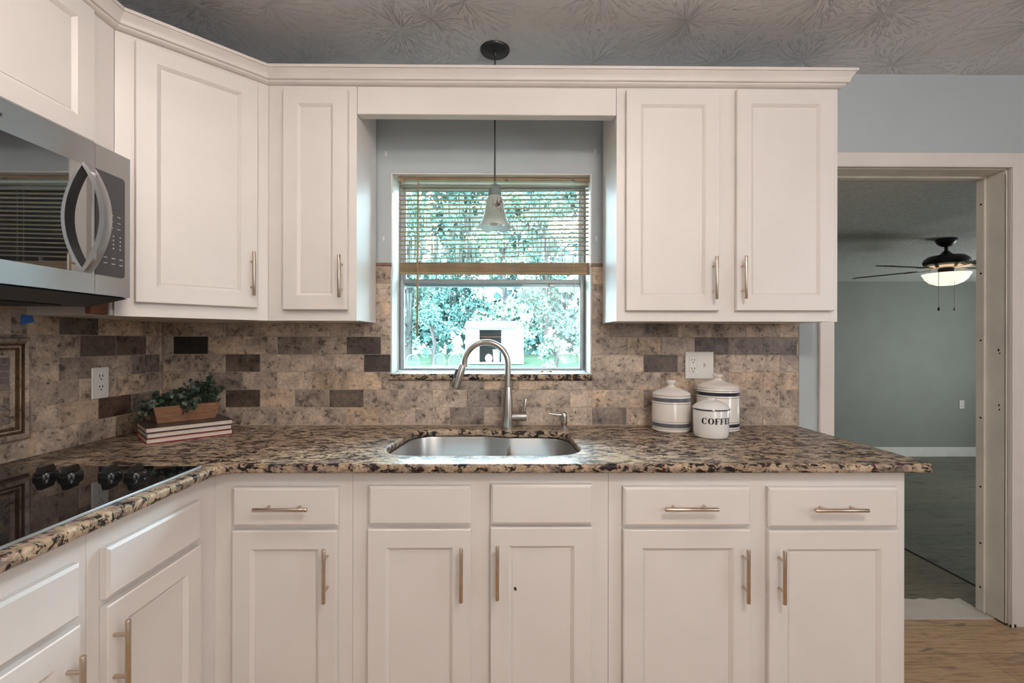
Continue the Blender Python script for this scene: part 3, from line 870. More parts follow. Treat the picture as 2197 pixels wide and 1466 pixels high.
tag(ct, 'L shaped speckled brown granite countertop on the white base cabinets', 'countertop')

# sink
sink = thing('kitchen_sink', 'stainless steel double bowl sink set under the granite counter', 'sink', ((hx0 + hx1) / 2, -.35, .70))
b = MB(); b.smooth = True
cx, cy = (hx0 + hx1) / 2, -.345
def inset(pts, d, z):
    n = len(pts); out = []
    for i in range(n):
        a, c = pts[i - 1], pts[(i + 1) % n]
        t_ = (c - a).normalized(); nrm = Vector((-t_.y, t_.x))
        if nrm.dot(Vector((cx, cy)) - pts[i]) < 0: nrm = -nrm
        q = pts[i] + nrm * d
        out.append((q.x, q.y, z))
    return out
zlo = CT - .0305
rg = [inset(hole, -.030, zlo), inset(hole, -.004, zlo), inset(hole, -.002, zlo - .006), inset(hole, .004, .75), inset(hole, .010, .715), inset(hole, .026, .700)]
b.rings(rg, cap0=False, cap1=True)
b.finish('basin', 'sinksteel', sink, sharp=60)
b = MB(); b.smooth = True
dvx = atZ(1095, 968, .85).x
b.rings([[(dvx - .030, y, .702), (dvx - .012, y, .845), (dvx - .006, y, .852), (dvx + .006, y, .852), (dvx + .012, y, .845), (dvx + .030, y, .702)] for y in (-.53, -.40, -.25, -.166)], smooth=True)
b.finish('divider', 'sinksteel', sink, sharp=60)
for x in (-.2, .14):
    b = MB(); b.lathe([(.044, .7005), (.044, .7025), (.036, .7015), (.010, .7012), (.0, .7012)], (x, -.34, 0), 24)
    b.finish('drain', 'steel', sink)

# faucet
fa = atY(1089.5, 915, -.078)
fx, fy = fa.x, -.078
fau = thing('kitchen_faucet', 'tall brushed nickel gooseneck faucet standing behind the sink', 'faucet', (fx, fy, CT))
FZ = lambda py: atY(1090, py, fy).z
b = MB()
b.lathe([(.027, CT + .0003), (.027, CT + .02), (.0262, CT + .05), (.0215, FZ(860)), (.0165, FZ(831)), (.0160, FZ(830))], (fx, fy, 0), 36)
b.finish('body', 'faucet', fau)
b = MB()
zc = FZ(781); rr = (atY(1089, 781, fy).x - atY(996, 781, fy).x) / 2
pts = [(fx, fy, FZ(829.5)), (fx, fy, FZ(805)), (fx, fy, FZ(790))]
rs = [.0155, .0138, .0132]
for k in range(0, 22):
    a = pi * k / 20
    pts.append((fx - rr + rr * cos(a), fy, zc + rr * sin(a))); rs.append(.0128)
b.tube(pts, rs, 20)
b.finish('spout', 'faucet', fau)
b = MB()
h0, h1 = atY(993, 783, fy), atY(977, 833, fy)
ax = (h1 - h0).normalized()
b.tube([h0, h0 + ax * .008, h0 + ax * .012, h0.lerp(h1, .55), h0.lerp(h1, .97), h1], [.0145, .0155, .0165, .0195, .0215, .019], 24)
hd = b.finish('spray_head', 'faucet', fau)
b = MB()
side = Vector((-ax.z, 0, ax.x)); side = side if side.x < 0 else -side
mid = h0.lerp(h1, .42) + side * .0165 + Vector((0, -.008, 0))
b.tube([mid - ax * .02, mid + ax * .018], [.007, .008], 10)
b.finish('spray_button', 'grille', hd)
b = MB()
zh = FZ(894)
xh0, xh1, xh2 = atY(1098, 894, fy).x, atY(1115.5, 894, fy).x, atY(1129, 894, fy).x
b.tube([(xh0 - .008, fy, zh), (xh1, fy, zh)], .0192, 24)
b.tube([(xh1, fy, zh), (xh1 + .0015, fy, zh)], .0178, 24)
b.tube([(xh1 + .0015, fy, zh), (xh2, fy, zh)], .0196, 24)
hub = b.finish('valve_hub', 'faucet', fau)
b = MB()
l0, l1 = atY(1125, 882, fy), atY(1127.5, 857, fy)
b.tube([l0 + Vector((0, 0, -.004)), l0, l1, l1 + Vector((0, 0, .003))], [.0055, .0058, .0088, .0075], 16)
b.finish('lever', 'faucet', hub)

sd = atY(1210, 918, -.085)
soap = thing('soap_dispenser', 'small brushed nickel soap pump to the right of the faucet', 'soap dispenser', (sd.x, -.085, CT))
SZ = lambda py: atY(1210, py, -.085).z
b = MB()
b.lathe([(.019, CT + .0003), (.019, CT + .003), (.0125, CT + .006), (.0115, CT + .014), (.0140, CT + .020), (.0140, SZ(893)), (.0125, SZ(888)), (.008, SZ(884.5)), (.0, SZ(883))], (sd.x, -.085, 0), 28)
b.finish('body', 'faucet', soap)
b = MB(); q = atY(1177, 888, -.085)
b.tube([(sd.x, -.085, SZ(891)), (sd.x - .03, -.085, SZ(890.5)), (q.x, -.085, SZ(887.5))], [.0056, .0052, .003], 12)
b.finish('nozzle', 'faucet', soap)

# ------------------------------------------------------------------ cooktop
CX0, CX1, CY1, CY0 = -1.470, atZ(426, 1001, CT + .006).x, atZ(300, 1000, CT + .006).y, -1.47
ck = thing('cooktop', 'black glass electric cooktop set into the left run of the counter', 'cooktop', ((CX0 + CX1) / 2, (CY0 + CY1) / 2, CT))
b = MB(); b.box(CX0, CX1, CY0, CY1, CT + .0004, CT + .006, .002); b.finish('glass_top', 'blackglass', ck)
b = MB()
b.box(CX1 + .0002, CX1 + .004, CY0, CY1 + .002, CT + .0004, CT + .0068, .001)
b.finish('edge_trim', 'steel', ck)
for px in (98, 152, 237, 291):
    q = atZ(px, 1023, CT + .006)
    b = MB()
    b.lathe([(.026, 0), (.026, .010), (.0235, .014), (.0225, .0145), (.0, .0145)], (q.x, q.y, CT + .0064), 28)
    b.T = Matrix.Translation((q.x, q.y, CT + .0064)) @ Matrix.Rotation(R(100), 4, 'Z')
    b.rings([[(-.026, -.008, .006), (.026, -.008, .006), (.026, .008, .006), (-.026, .008, .006)],
             [(-.026, -.0075, .014), (.026, -.0075, .014), (.026, .0075, .014), (-.026, .0075, .014)],
             [(-.022, -.0055, .030), (.020, -.0055, .030), (.020, .0055, .030), (-.022, .0055, .030)]])
    b.finish('knob', 'blackplastic', ck)

# ------------------------------------------------------------------ wall cabinets
YU = -0.277
ZU0, ZU1 = 1.373, 2.300
UA = Vector((-1.262, -.600, 0)); UB = Vector((atY(576, 400, YU).x, YU, 0))   # ends of the diagonal face
XUE = atY(1797, 400, YU).x
def ux(px): return atY(px, 450, YU - .020).x
def uz(px, py): return atY(px, py, YU - .020).z
def wall_unit(label, x0, x1, doors):
    c = thing('wall_cabinet', label, 'cabinet', ((x0 + x1) / 2, -.15, ZU0), 'wall cabinets')
    b = MB(); hollow(b, x0 + .0004, x1 - .0004, YU, -.0118, ZU0, ZU1, toe=False); b.finish('carcass', 'cabinet', c)
    b = MB(); frame(b, x0 + .0004, x1 - .0004, YU, ZU0 - .002, ZU1); b.finish('face_frame', 'cabinet', c)
    for l, r, top, bot, pl in doors:
        xa_, xb_ = ux(l), ux(r); zt_, zb_ = uz(l, top), uz(r, bot)
        T = loc_mat((xa_, YU - .001, zb_), 0)
        q = atY(pl[0], pl[1], YU - .052)
        front(c, 'door', 'door', T, xb_ - xa_, zt_ - zb_, (q.x - xa_, q.z - zb_, True))
wall_unit('narrow white wall cabinet with one door, left of the window', UB.x, XN0, [(606, 745, 190, 665, (727, 592))])
wall_unit('white double door wall cabinet right of the window', XN1, XUE, [(1344, 1545, 192, 667, (1538, 596)), (1581, 1791, 191, 667, (1601, 595))])
# diagonal corner cabinet
cc = thing('wall_cabinet', 'white diagonal corner wall cabinet with one tall door', 'cabinet', (XL + .3, -.3, ZU0), 'wall cabinets')
dg = (UB - UA); dl = dg.length; dang = math.atan2(dg.y, dg.x)
b = MB()
fp = [(XL + .012, -.0118), (XL + .012, UA.y), (UA.x - .012, UA.y), (UB.x, UB.y + .012), (UB.x, -.0118)]
for z0, z1 in ((ZU0, ZU0 + .018), (ZU1 - .018, ZU1)):
    b.rings([[(x, y, z0) for x, y in fp], [(x, y, z1) for x, y in fp]])
b.box(XL + .012, UA.x - .012, UA.y, UA.y + .018, ZU0 + .018, ZU1 - .018)
b.box(UB.x - .018, UB.x, UB.y + .012, -.0118, ZU0 + .018, ZU1 - .018)
b.finish('carcass', 'cabinet', cc)
TD = loc_mat((UA.x, UA.y, 0), dang)
b = MB(); b.T = TD; frame(b, .0002, dl - .0002, 0, ZU0 - .002, ZU1, .018); b.finish('face_frame', 'cabinet', cc)
nD = Vector((sin(dang), -cos(dang), 0))
def onD(px, py, off=.020):
    q = atP(px, py, UA + nD * off, nD); return (q - UA).dot(dg.normalized()), q.z
u0, zt0 = onD(291, 84); u1, zb1 = onD(553, 661)
T = TD @ Matrix.Translation((u0, -.001, zb1))
pu, pz = onD(545, 587, .052)
front(cc, 'door', 'door', T, u1 - u0, zt0 - zb1, (pu - u0, pz - zb1, True))
# cabinet above the microwave
XMF = UA.x
MWT = 1.842
mc = thing('wall_cabinet', 'white wall cabinet above the microwave, at the left edge', 'cabinet', (XL + .15, -1.05, MWT), 'wall cabinets')
T = loc_mat((XMF, -1.50, 0), pi / 2)
wl = 1.50 + UA.y - .001
b = MB(); b.T = T; hollow(b, 0, wl, 0, XMF - XL - .0118, MWT + .004, ZU1, toe=False); b.finish('carcass', 'cabinet', mc)
b = MB(); b.T = T; frame(b, 0, wl, 0, MWT + .003, ZU1); b.finish('face_frame', 'cabinet', mc)
yd1 = atX(204, 300, XMF + .02).y
zd0 = atX(204, 306, XMF + .02).z
front(mc, 'door', 'door', loc_mat((XMF + .001, yd1 - .40, zd0), pi / 2), .40, 2.285 - zd0)
front(mc, 'door', 'door', loc_mat((XMF + .001, yd1 - .806, zd0), pi / 2), .40, 2.285 - zd0)

# board over the window between the cabinets
zv = atY(1050, 246, YU).z
b = MB(); b.box(XN0 + .0006, XN1 - .0006, YU + .001, YU + .045, zv, ZU1, .002)
tag(recentre(b.finish('valance_board', 'cabinet'), ((XN0 + XN1) / 2, YU + .02, zv)), 'plain white board bridging the two wall cabinets above the window', 'valance')

# crown moulding along all wall cabinets
prof = [(0.0005, 2.288), (.010, 2.290), (.017, 2.2945), (.020, 2.2985), (.0205, 2.301), (.027, 2.3025), (.029, 2.306), (.0305, 2.312), (.034, 2.320), (.039, 2.328), (.0435, 2.334), (.0437, 2.336), (.0485, 2.336), (.0485, 2.347), (-.015, 2.347), (-.015, 2.304), (.0005, 2.3035)]
path = [Vector((XMF, -1.52)), Vector((UA.x, UA.y)), Vector((UB.x, UB.y)), Vector((XUE, YU)), Vector((XUE, -.013))]
b = MB()
nr = []
for a, c in zip(path, path[1:]):
    t_ = (c - a).normalized(); nr.append(Vector((t_.y, -t_.x)))
rg = []
for i, p in enumerate(path):
    if i == 0: off = nr[0]
    elif i == len(path) - 1: off = nr[-1]
    else:
        off = (nr[i - 1] + nr[i]); off = off / (off.dot(nr[i]))
    rg.append([(p.x + off.x * o_, p.y + off.y * o_, z) for o_, z in prof])
b.rings(rg, smooth=False)
cr = tag(b.finish('crown_moulding', 'trim', sharp=30), 'white stepped crown moulding running along the tops of the wall cabinets', 'moulding')

# ------------------------------------------------------------------ microwave
XM = -1.150
my1 = atX(279, 400, XM).y; my0 = my1 - .76
mz1, mz0 = MWT, atX(282, 640, XM).z
ysm = atX(203.5, 450, XM).y
mw = thing('microwave_oven', 'stainless steel over the range microwave under the left wall cabinet', 'microwave', (XL + .2, (my0 + my1) / 2, mz0))
b = MB(); b.box(XL + .012, XM - .030, my0 + .004, my1 - .004, mz0 + .006, mz1 - .002, .003); b.finish('case', 'grille', mw)
T = loc_mat((XM - .029, my0, 0), pi / 2)
yw0, yw1 = .045, atX(176, 460, XM).y - my0
zw0, zw1 = atX(100, 572, XM).z, atX(100, 320, XM).z
ds = ysm - my0 - .0006
yw1 = ds - .038
b = MB(); b.T = T
wall_with_holes(b, 0, ds, mz0, mz1, [(yw0, yw1 + .03, zw0, zw1)], lambda a, c, d, e: b.box(a, c, -.029, 0, d, e))
dr_ = b.finish('door', 'steel', mw)
b = MB(); b.T = T; b.box(yw0, yw1 + .03, -.0285, -.004, zw0, zw1); b.finish('door_glass', 'doorglass', dr_)
b = MB()
hy = ysm - .024
zt_, zb_ = atX(185, 350, XM).z, atX(200, 586, XM).z
rg = []
for k in range(25):
    f = k / 24; z = zb_ + (zt_ - zb_) * f
    s_ = sin(pi * f)
    ox = XM + .002 + .056 * s_ ** .8
    th = .012
    rg.append([(ox - th, hy - .015, z), (ox, hy - .013, z), (ox + .002, hy, z), (ox, hy + .013, z), (ox - th, hy + .015, z)])
b.rings(rg, smooth=True)
b.finish('handle', 'steel', dr_, sharp=50)
b = MB(); b.T = T; b.box(ysm - my0 + .0004, my1 - my0, -.029, 0, mz0, mz1); cp = b.finish('control_frame', 'steel', mw)
b = MB(); b.T = T
pa, pb_ = ysm - my0 + .001, atX(267, 480, XM).y - my0
pz0, pz1 = atX(203, 588, XM).z, atX(203, 360, XM).z
outl = rounded([(pa, pz0, .001), (pb_, pz0, .012), (pb_, pz1, .012), (pa, pz1, .001)], 6)
b.rings([[(q.x, -.0288, q.y) for q in outl], [(q.x, -.0302, q.y) for q in outl]])
kp = b.finish('control_panel', 'panel', cp)
b = MB(); b.T = T
w_ = pb_ - pa
for r_ in range(3):
    for c_ in range(2):
        x = pa + w_ * (.52 + .26 * c_); z = pz1 - (pz1 - pz0) * (.40 + .06 * r_)
        b.box(x - .006, x + .006, -.0307, -.0302, z - .0012, z + .0012)
b.finish('key_marks', 'mark', kp)
b = MB(); b.T = T
for r_ in range(4):
    for c_ in range(3):
        x = pa + w_ * (.35 + .24 * c_); z = pz1 - (pz1 - pz0) * (.60 + .04 * r_)
        b.box(x - .002, x + .002, -.0307, -.0302, z - .002, z + .002)
b.finish('key_marks', 'mark', kp)
b = MB(); b.T = T
for r_ in range(2):
    for c_ in range(3):
        x = pa + w_ * (.32 + .27 * c_); z = pz1 - (pz1 - pz0) * (.82 + .055 * r_)
        b.box(x - .006, x + .006, -.0307, -.0302, z - .0014, z + .0014)
b.finish('key_marks', 'mark', kp)
b = MB(); b.T = T; b.box(pa + w_ * .45, pa + w_ * .80, -.0308, -.0302, pz1 - (pz1 - pz0) * .33, pz1 - (pz1 - pz0) * .24); b.finish('display', 'grille', kp)
b = MB(); b.T = T
x = atX(0, 245, XM); b.box(x.y - my0 - .012, x.y - my0 + .004, -.0296, -.0288, x.z - .004, x.z + .004, .0003)
b.finish('emblem', 'grille', dr_)
b = MB()
b.rings([[(XL + .03, my0 + .02, mz0 - .030), (XM - .075, my0 + .02, mz0 - .030), (XM - .075, my1 - .05, mz0 - .030), (XL + .03, my1 - .05, mz0 - .030)],
         [(XL + .013, my0 + .004, mz0 - .004), (XM - .004, my0 + .004, mz0 - .004), (XM - .004, my1 - .006, mz0 - .004), (XL + .013, my1 - .006, mz0 - .004)],
         [(XL + .013, my0 + .004, mz0 + .004), (XM - .031, my0 + .004, mz0 + .004), (XM - .031, my1 - .006, mz0 + .004), (XL + .013, my1 - .006, mz0 + .004)]])
b.finish('vent_base', 'grille', mw)
b = MB()
for k in range(7):
    x = XL + .08 + k * .035; b.box(x, x + .02, my0 + .10, my1 - .12, mz0 - .034, mz0 - .0302, .001)
b.finish('vent_louvres', 'ink', mw)
# raw wood cleat below, between microwave and corner cabinet
q0, q1 = atY(194, 656, -.645), atY(207, 674, -.645)
b = MB(); b.box(q0.x, q1.x, -.665, -.6015, q1.z, q0.z + .045, .002)
tag(recentre(b.finish('wood_cleat', 'ply'), (q0.x, -.63, q1.z)), 'short strip of raw reddish wood under the microwave beside the corner cabinet', 'wood strip')
q = atX(55, 686, XL + .012)
b = MB(); b.rings([[(XL + .0108, q.y - .016, q.z - .018), (XL + .0108, q.y + .03, q.z - .006), (XL + .0108, q.y + .02, q.z + .015), (XL + .0108, q.y - .014, q.z + .016)],
                   [(XL + .0116, q.y - .016, q.z - .018), (XL + .0116, q.y + .03, q.z - .006), (XL + .0116, q.y + .02, q.z + .015), (XL + .0116, q.y - .014, q.z + .016)]])
tag(recentre(b.finish('masking_tape', 'tape'), (XL + .011, q.y, q.z)), 'scrap of blue painters tape on the tiles below the microwave', 'tape')

# ------------------------------------------------------------------ pendant light
pc = atZ(1062, 109, ZC - .005)
pend = thing('pendant_light', 'black corded pendant with a frosted flower shade hanging before the window', 'pendant light', (pc.x, pc.y, ZC))
PZ = lambda py: atY(1062, py, pc.y).z
b = MB(); b.lathe([(.062, ZC - .0005), (.062, ZC - .004), (.058, ZC - .010), (.020, ZC - .014), (.009, ZC - .016), (.009, ZC - .026), (.005, ZC - .032), (.0, ZC - .032)], (pc.x, pc.y, 0), 40)
cap_ = b.finish('canopy', 'black', pend)
for s_ in (-1, 1):
    b = MB(); b.lathe([(.0, -.004), (.0045, -.003), (.005, 0)], (pc.x + s_ * .035, pc.y - .022, ZC - .0125), 12); b.finish('canopy_screw', 'blackplastic', cap_)
zcap = PZ(396)
b = MB(); b.tube([(pc.x, pc.y, ZC - .030), (pc.x, pc.y, 2.1), (pc.x, pc.y, zcap)], [.003, .003, .0036], 10); b.finish('cord', 'black', pend)
b = MB()
b.lathe([(.0, zcap + .012), (.006, zcap + .010), (.0075, zcap), (.014, zcap - .003), (.0215, zcap - .011), (.0265, zcap - .024), (.0285, PZ(420)), (.024, PZ(421))], (pc.x, pc.y, 0), 36)
b.finish('socket_cap', 'pendantcap', pend)
b = MB()
zg0, zg1 = PZ(420), PZ(489)
hgt = zg0 - zg1
rp = [(.026, 0), (.032, .10), (.037, .25), (.041, .42), (.046, .60), (.053, .76), (.062, .88), (.071, .96), (.0745, 1.0)]
def scal(a, z):
    f = max(0, ((zg0 - z) / hgt - .7) / .3)
    return 1 + .07 * f * cos(6 * a)
def scz(p, f): return p
rings = []
for lay in (0, 1):
    seq = rp if lay == 0 else list(reversed(rp))
    for r_, f in seq:
        rr_ = r_ - (.0022 if lay else 0)
        ring = []
        for q in range(60):
            a = 2 * pi * q / 60
            g = max(0, (f - .7) / .3)
            rad = rr_ * (1 + .06 * g * cos(6 * a))
            z = zg0 - hgt * f + g * .004 * cos(6 * a + pi) * (1 if f > .85 else .4)
            ring.append((pc.x + rad * cos(a), pc.y + rad * sin(a), z))
        rings.append(ring)
b.rings(rings, cap0=False, cap1=False, smooth=True)
sh = b.finish('lamp_shade', 'shade', pend, sharp=80)
for v_ in sh.data.vertices: pass
b = MB()
zb = PZ(470)
b.lathe([(.012, zb + .075), (.013, zb + .055), (.020, zb + .038), (.029, zb + .018), (.0305, zb), (.027, zb - .015), (.016, zb - .026), (.0, zb - .030)], (pc.x, pc.y, 0), 28)
b.finish('light_bulb', 'bulb', pend)

# ------------------------------------------------------------------ outlets
def outlet_slots(b, T, cx_, cz_):
    b.T = T
    for s_ in (-1, 1): b.box(cx_ + s_ * .0065 - .0012, cx_ + s_ * .0065 + .0012, -.0078, -.0065, cz_ + .001, cz_ + .009)
    b.tube([(cx_, -.0065, cz_ - .007), (cx_, -.0078, cz_ - .007)], .0026, 10)
# double plate by the canisters
c0, c1 = atY(1469.5, 755, -.011), atY(1530, 813, -.011)
o = thing('outlet_plate', 'wide white plate with an outlet and a toggle switch above the canisters', 'outlet', ((c0.x + c1.x) / 2, -.0104, c1.z))
pw, ph = c1.x - c0.x, c0.z - c1.z
T = loc_mat((c0.x, -.0104, c1.z), 0)
b = MB(); b.T = T; b.box(0, pw, -.006, 0, 0, ph, .002); b.finish('cover_plate', 'plastic', o)
b = MB(); b.T = T; b.box(pw * .27 - .017, pw * .27 + .017, -.0068, -.0058, ph * .24, ph * .80, .0006); dv = b.finish('receptacle', 'plastic', o)
b = MB(); b.T = T; b.box(pw * .27 - .0178, pw * .27 + .0178, -.0062, -.0058, ph * .235, ph * .805); b.finish('receptacle_gap', 'mark', dv)
for zc_ in (.66, .34):
    b = MB(); outlet_slots(b, T, pw * .32 - .006, ph * zc_); b.finish('socket_slots', 'darkslot', dv)
b = MB(); b.T = T; b.box(pw * .38, pw * .38 + .004, -.0076, -.0067, ph * .245, ph * .275, .0004); b.finish('indicator', 'ledgreen', dv)
b = MB(); b.T = T; b.box(pw * .68 - .005, pw * .68 + .005, -.0066, -.0058, ph * .39, ph * .60, .0004)
b.rings([[(pw * .68 - .0038, -.006, ph * .50), (pw * .68 + .0038, -.006, ph * .50), (pw * .68 + .0038, -.006, ph * .42), (pw * .68 - .0038, -.006, ph * .42)],
         [(pw * .68 - .003, -.015, ph * .60), (pw * .68 + .003, -.015, ph * .60), (pw * .68 + .003, -.0165, ph * .54), (pw * .68 - .003, -.0165, ph * .54)]])
b.finish('toggle', 'plastic', o)
for x_, z_ in ((.27, .12), (.27, .90), (.68, .28), (.68, .73)):
    b = MB(); b.T = T; b.tube([(pw * x_, -.0055, ph * z_), (pw * x_, -.0068, ph * z_)], .003, 10); b.finish('screw', 'plastic', o)
# left wall outlet
l0, l1 = atX(195, 790, XL + .012), atX(232, 852, XL + .012)
yc_, zc_ = (l0.y + l1.y) / 2, (atX(214, 787, XL + .012).z + atX(214, 857, XL + .012).z) / 2
o = thing('outlet_plate', 'white wall outlet on the tiles at the left, behind the plant', 'outlet', (XL + .0104, yc_, zc_ - .06))
T = loc_mat((XL + .0104, yc_, zc_), pi / 2)
b = MB(); b.T = T; b.box(-.036, .036, -.006, 0, -.0585, .0585, .002); b.finish('cover_plate', 'plastic', o)
for s_ in (-1, 1):
    b = MB(); b.T = T; b.box(-.016, .016, -.0068, -.0058, s_ * .02 - .0145, s_ * .02 + .0145, .0006); dv = b.finish('receptacle', 'plastic', o)
for s_ in (-1, 1):
    b = MB(); outlet_slots(b, T, 0, s_ * .02 + .002); b.finish('socket_slots', 'darkslot', dv)
# den outlet
q = atY(2063, 868, YD)
o = thing('outlet_plate', 'small white outlet low on the teal wall of the far room', 'outlet', (q.x, YD, q.z - .06))
T = loc_mat((q.x, YD - .0005, q.z), 0)
b = MB(); b.T = T; b.box(-.035, .035, -.006, 0, -.058, .058, .002); b.finish('cover_plate', 'plastic', o)
for s_ in (-1, 1):
    b = MB(); outlet_slots(b, T, 0, s_ * .02 + .002); b.finish('socket_slots', 'darkslot', o)

# ------------------------------------------------------------------ canisters
def canister(name, label, px, y, rpx, ztop, zlid, stripes, smat, mat, rim=False):
    q = atZ(px, 925, CT); c = atY(px, 900, y); x = c.x
    depth = (y - CAM.y)
    r = rpx * depth / FPX
    o = thing(name, label, 'canister', (x, y, CT), 'canisters beside the outlet')
    zl = atY(px, zlid, y - r * .2).z; zt_ = atY(px, ztop, y).z
    b = MB()
    if not rim:
        b.lathe([(r * .93, CT + .0004), (r, CT + .006), (r, CT + .02), (r, zl - .004), (r * .97, zl)], (x, y, 0), 56)
    else:
        b.lathe([(r * .82, CT + .0004), (r * .92, CT + .003), (r * .97, CT + .012), (r * .985, CT + .03), (r, zl - .004), (r * .98, zl)], (x, y, 0), 56)
    b.finish('body', mat, o)
    b = MB()
    h = zt_ - zl
    if not rim:
        pr = [(r * .99, zl + .0006), (r * 1.0, zl + .004), (r * .97, zl + .008), (r * .80, zl + h * .26), (r * .55, zl + h * .38), (r * .34, zl + h * .47), (r * .20, zl + h * .55), (r * .155, zl + h * .66), (r * .19, zl + h * .74), (r * .245, zl + h * .82), (r * .25, zl + h * .90), (r * .20, zl + h * .97), (0, zt_)]
    else:
        pr = [(r * 1.02, zl + .0006), (r * 1.04, zl + .003), (r * 1.02, zl + .006), (r * .90, zl + h * .36), (r * .70, zl + h * .58), (r * .46, zl + h * .74), (r * .28, zl + h * .80), (r * .20, zl + h * .84), (r * .22, zl + h * .94), (r * .20, zl + h * .99), (0, zt_)]
    b.lathe(pr, (x, y, 0), 56)
    b.finish('lid', mat, o)
    b = MB()
    if rim:
        b.tube([(x + r * 1.03 * cos(a), y + r * 1.03 * sin(a), zl + .0005) for a in [2 * pi * k / 60 for k in range(61)]], .0024, 8, cap=False)
        b.finish('rim_band', smat, o)
    else:
        for pa_, pb in stripes:
            b = MB()
            za_, zb__ = atY(px, pa_, y - r).z, atY(px, pb, y - r).z
            rr_ = r + .0005
            b.rings([[(x + rr_ * cos(a), y + rr_ * sin(a), z) for a in [2 * pi * k / 56 for k in range(56)]] for z in (zb__, za_)], cap0=False, cap1=False, smooth=True)
            b.finish('painted_stripe', smat, o)
    return o, x, y, r, zl
canister('canister', 'lidded white canister with grey blue stripes, on the left of the three', 1440, -.125, 40, 815, 847, [(856, 864.5), (911, 919.5), (852, 852.8), (868, 868.8), (907, 907.7), (922, 922.7)], 'grey_blue', 'ceramic')
canister('canister', 'tallest lidded white canister with black stripes, behind the coffee pot', 1540, -.104, 43, 802, 832, [(844, 851.5), (911.5, 918.5), (840, 840.8), (855, 855.8), (907.5, 908.2), (922, 922.7)], 'navy', 'ceramic')
o, cx_, cy_, cr_, czl = canister('canister', 'short white enamel canister lettered COFFEE with a dark rim', 1525, -.256, 36.5, 853, 877.5, [], 'navy', 'enamel', rim=True)
# lettering bent round the enamel canister
b = MB()
def wrap(u, v, h=.0006):
    th = u / cr_ - pi / 2
    rad = cr_ * .993 + h
    return (cx_ + rad * cos(th), cy_ + rad * sin(th), v)
def bar(u0_, u1_, v0_, v1_):
    n = max(1, int(abs(u1_ - u0_) / .0015))
    for k in range(n):
        a, c = u0_ + (u1_ - u0_) * k / n, u0_ + (u1_ - u0_) * (k + 1) / n
        b.quadpts([wrap(a, v0_), wrap(c, v0_), wrap(c, v1_), wrap(a, v1_)])
lz0 = atY(1535, 911, cy_ - cr_ * .9).z; lz1 = atY(1535, 898, cy_ - cr_ * .9).z
H = lz1 - lz0
def ringletter(u, w, a0, a1, thick):
    n = 26; cu_, cv = u + w / 2, lz0 + H / 2
    for k in range(n):
        A, B = a0 + (a1 - a0) * k / n, a0 + (a1 - a0) * (k + 1) / n
        def pt(a, inner):
            tx = thick if inner else 0
            return wrap(cu_ + (w / 2 - tx) * cos(a), cv + (H / 2 * 1.04 - (.0012 if inner else 0)) * sin(a))
        b.quadpts([pt(A, False), pt(B, False), pt(B, True), pt(A, True)])
def fl(u, w, E):
    s_ = w * .36
    bar(u + w * .10, u + w * .10 + s_, lz0, lz1)
    bar(u, u + w * .52, lz0, lz0 + H * .09)
    bar(u, u + w, lz1 - H * .11, lz1)
    bar(u + w - .0011, u + w, lz1 - H * .28, lz1)
    bar(u + w * .3, u + w * .72, lz0 + H * .46, lz0 + H * .56)
    bar(u + w * .68, u + w * .76, lz0 + H * .38, lz0 + H * .65)
    if E:
        bar(u + w * .3, u + w, lz0, lz0 + H * .11); bar(u + w - .0011, u + w, lz0, lz0 + H * .28)
u = -.0300
u_start = math.asin(max(-.9, min(.9, (atY(1510, 905, cy_ - cr_ * .9).x - cx_) / cr_))) * cr_
u = u_start
ringletter(u, H * .92, R(38), R(322), H * .29); bar(u + H * .80, u + H * .86, lz0 + H * .68, lz1); u += H * 1.02
ringletter(u, H * .98, 0, 2 * pi, H * .29); u += H * 1.08
fl(u, H * .74, False); u += H * .86
fl(u, H * .74, False); u += H * .86
fl(u, H * .78, True); u += H * .90
fl(u, H * .78, True)
b.finish('lettering', 'ink', o)

# ------------------------------------------------------------------ books and planter
BA = R(45.7)
def book(label, ox, oy, z, w, d, h, ang, mat, pages='paper'):
    T = loc_mat((ox, oy, z), ang)
    o = thing('book', label, 'book', (ox, oy, z), 'books stacked under the planter')
    b = MB(); b.T = T
    b.box(0, w, 0, d, 0, .0022, .0006); b.box(0, w, 0, d, h - .0022, h, .0006); b.box(0, w, d - .0022, d, .0022, h - .0022, .0004)
    b.finish('cover', mat, o)
    b = MB(); b.T = T; b.box(.003, w - .003, .003, d - .0025, .0023, h - .0023, .0008); b.finish('pages', pages, o)
p0 = atZ(313, 955, CT)
bz_ = CT + .0006; hb = .0193
book('red covered book at the bottom of the stack by the plant', p0.x, p0.y, bz_, .280, .205, hb, BA, 'cover_red')
book('mottled book in the middle of the stack of three', p0.x + .001, p0.y + .001, bz_ + hb + .0003, .277, .205, hb, BA + R(.6), 'cover_olive')
book('dark covered book on top of the stack, under the planter', p0.x - .003, p0.y + .001, bz_ + 2 * (hb + .0003), .284, .210, hb, BA + R(.2), 'cover_dark')
zp = bz_ + 3 * (hb + .0003) + .0004
T = loc_mat((p0.x, p0.y, zp), BA + R(3)) @ Matrix.Translation((.052, .085, 0))
pl = thing('planter_box', 'small wooden planter of dark green leaves on top of the stacked books', 'plant', T @ Vector((.1, .05, 0)))
L0, D0, HP = .196, .090, .064
b = MB(); b.T = T
tk = .007
f_ = .014
def ringp(z, i, s_): return [(-s_ + i, -s_ * .5 + i, z), (L0 + s_ - i, -s_ * .5 + i, z), (L0 + s_ - i, D0 + s_ * .5 - i, z), (-s_ + i, D0 + s_ * .5 - i, z)]
b.rings([ringp(0, 0, 0), ringp(HP, 0, f_), ringp(HP, tk, f_), ringp(.012, tk, .002)])
b.finish('box', 'planter', pl)
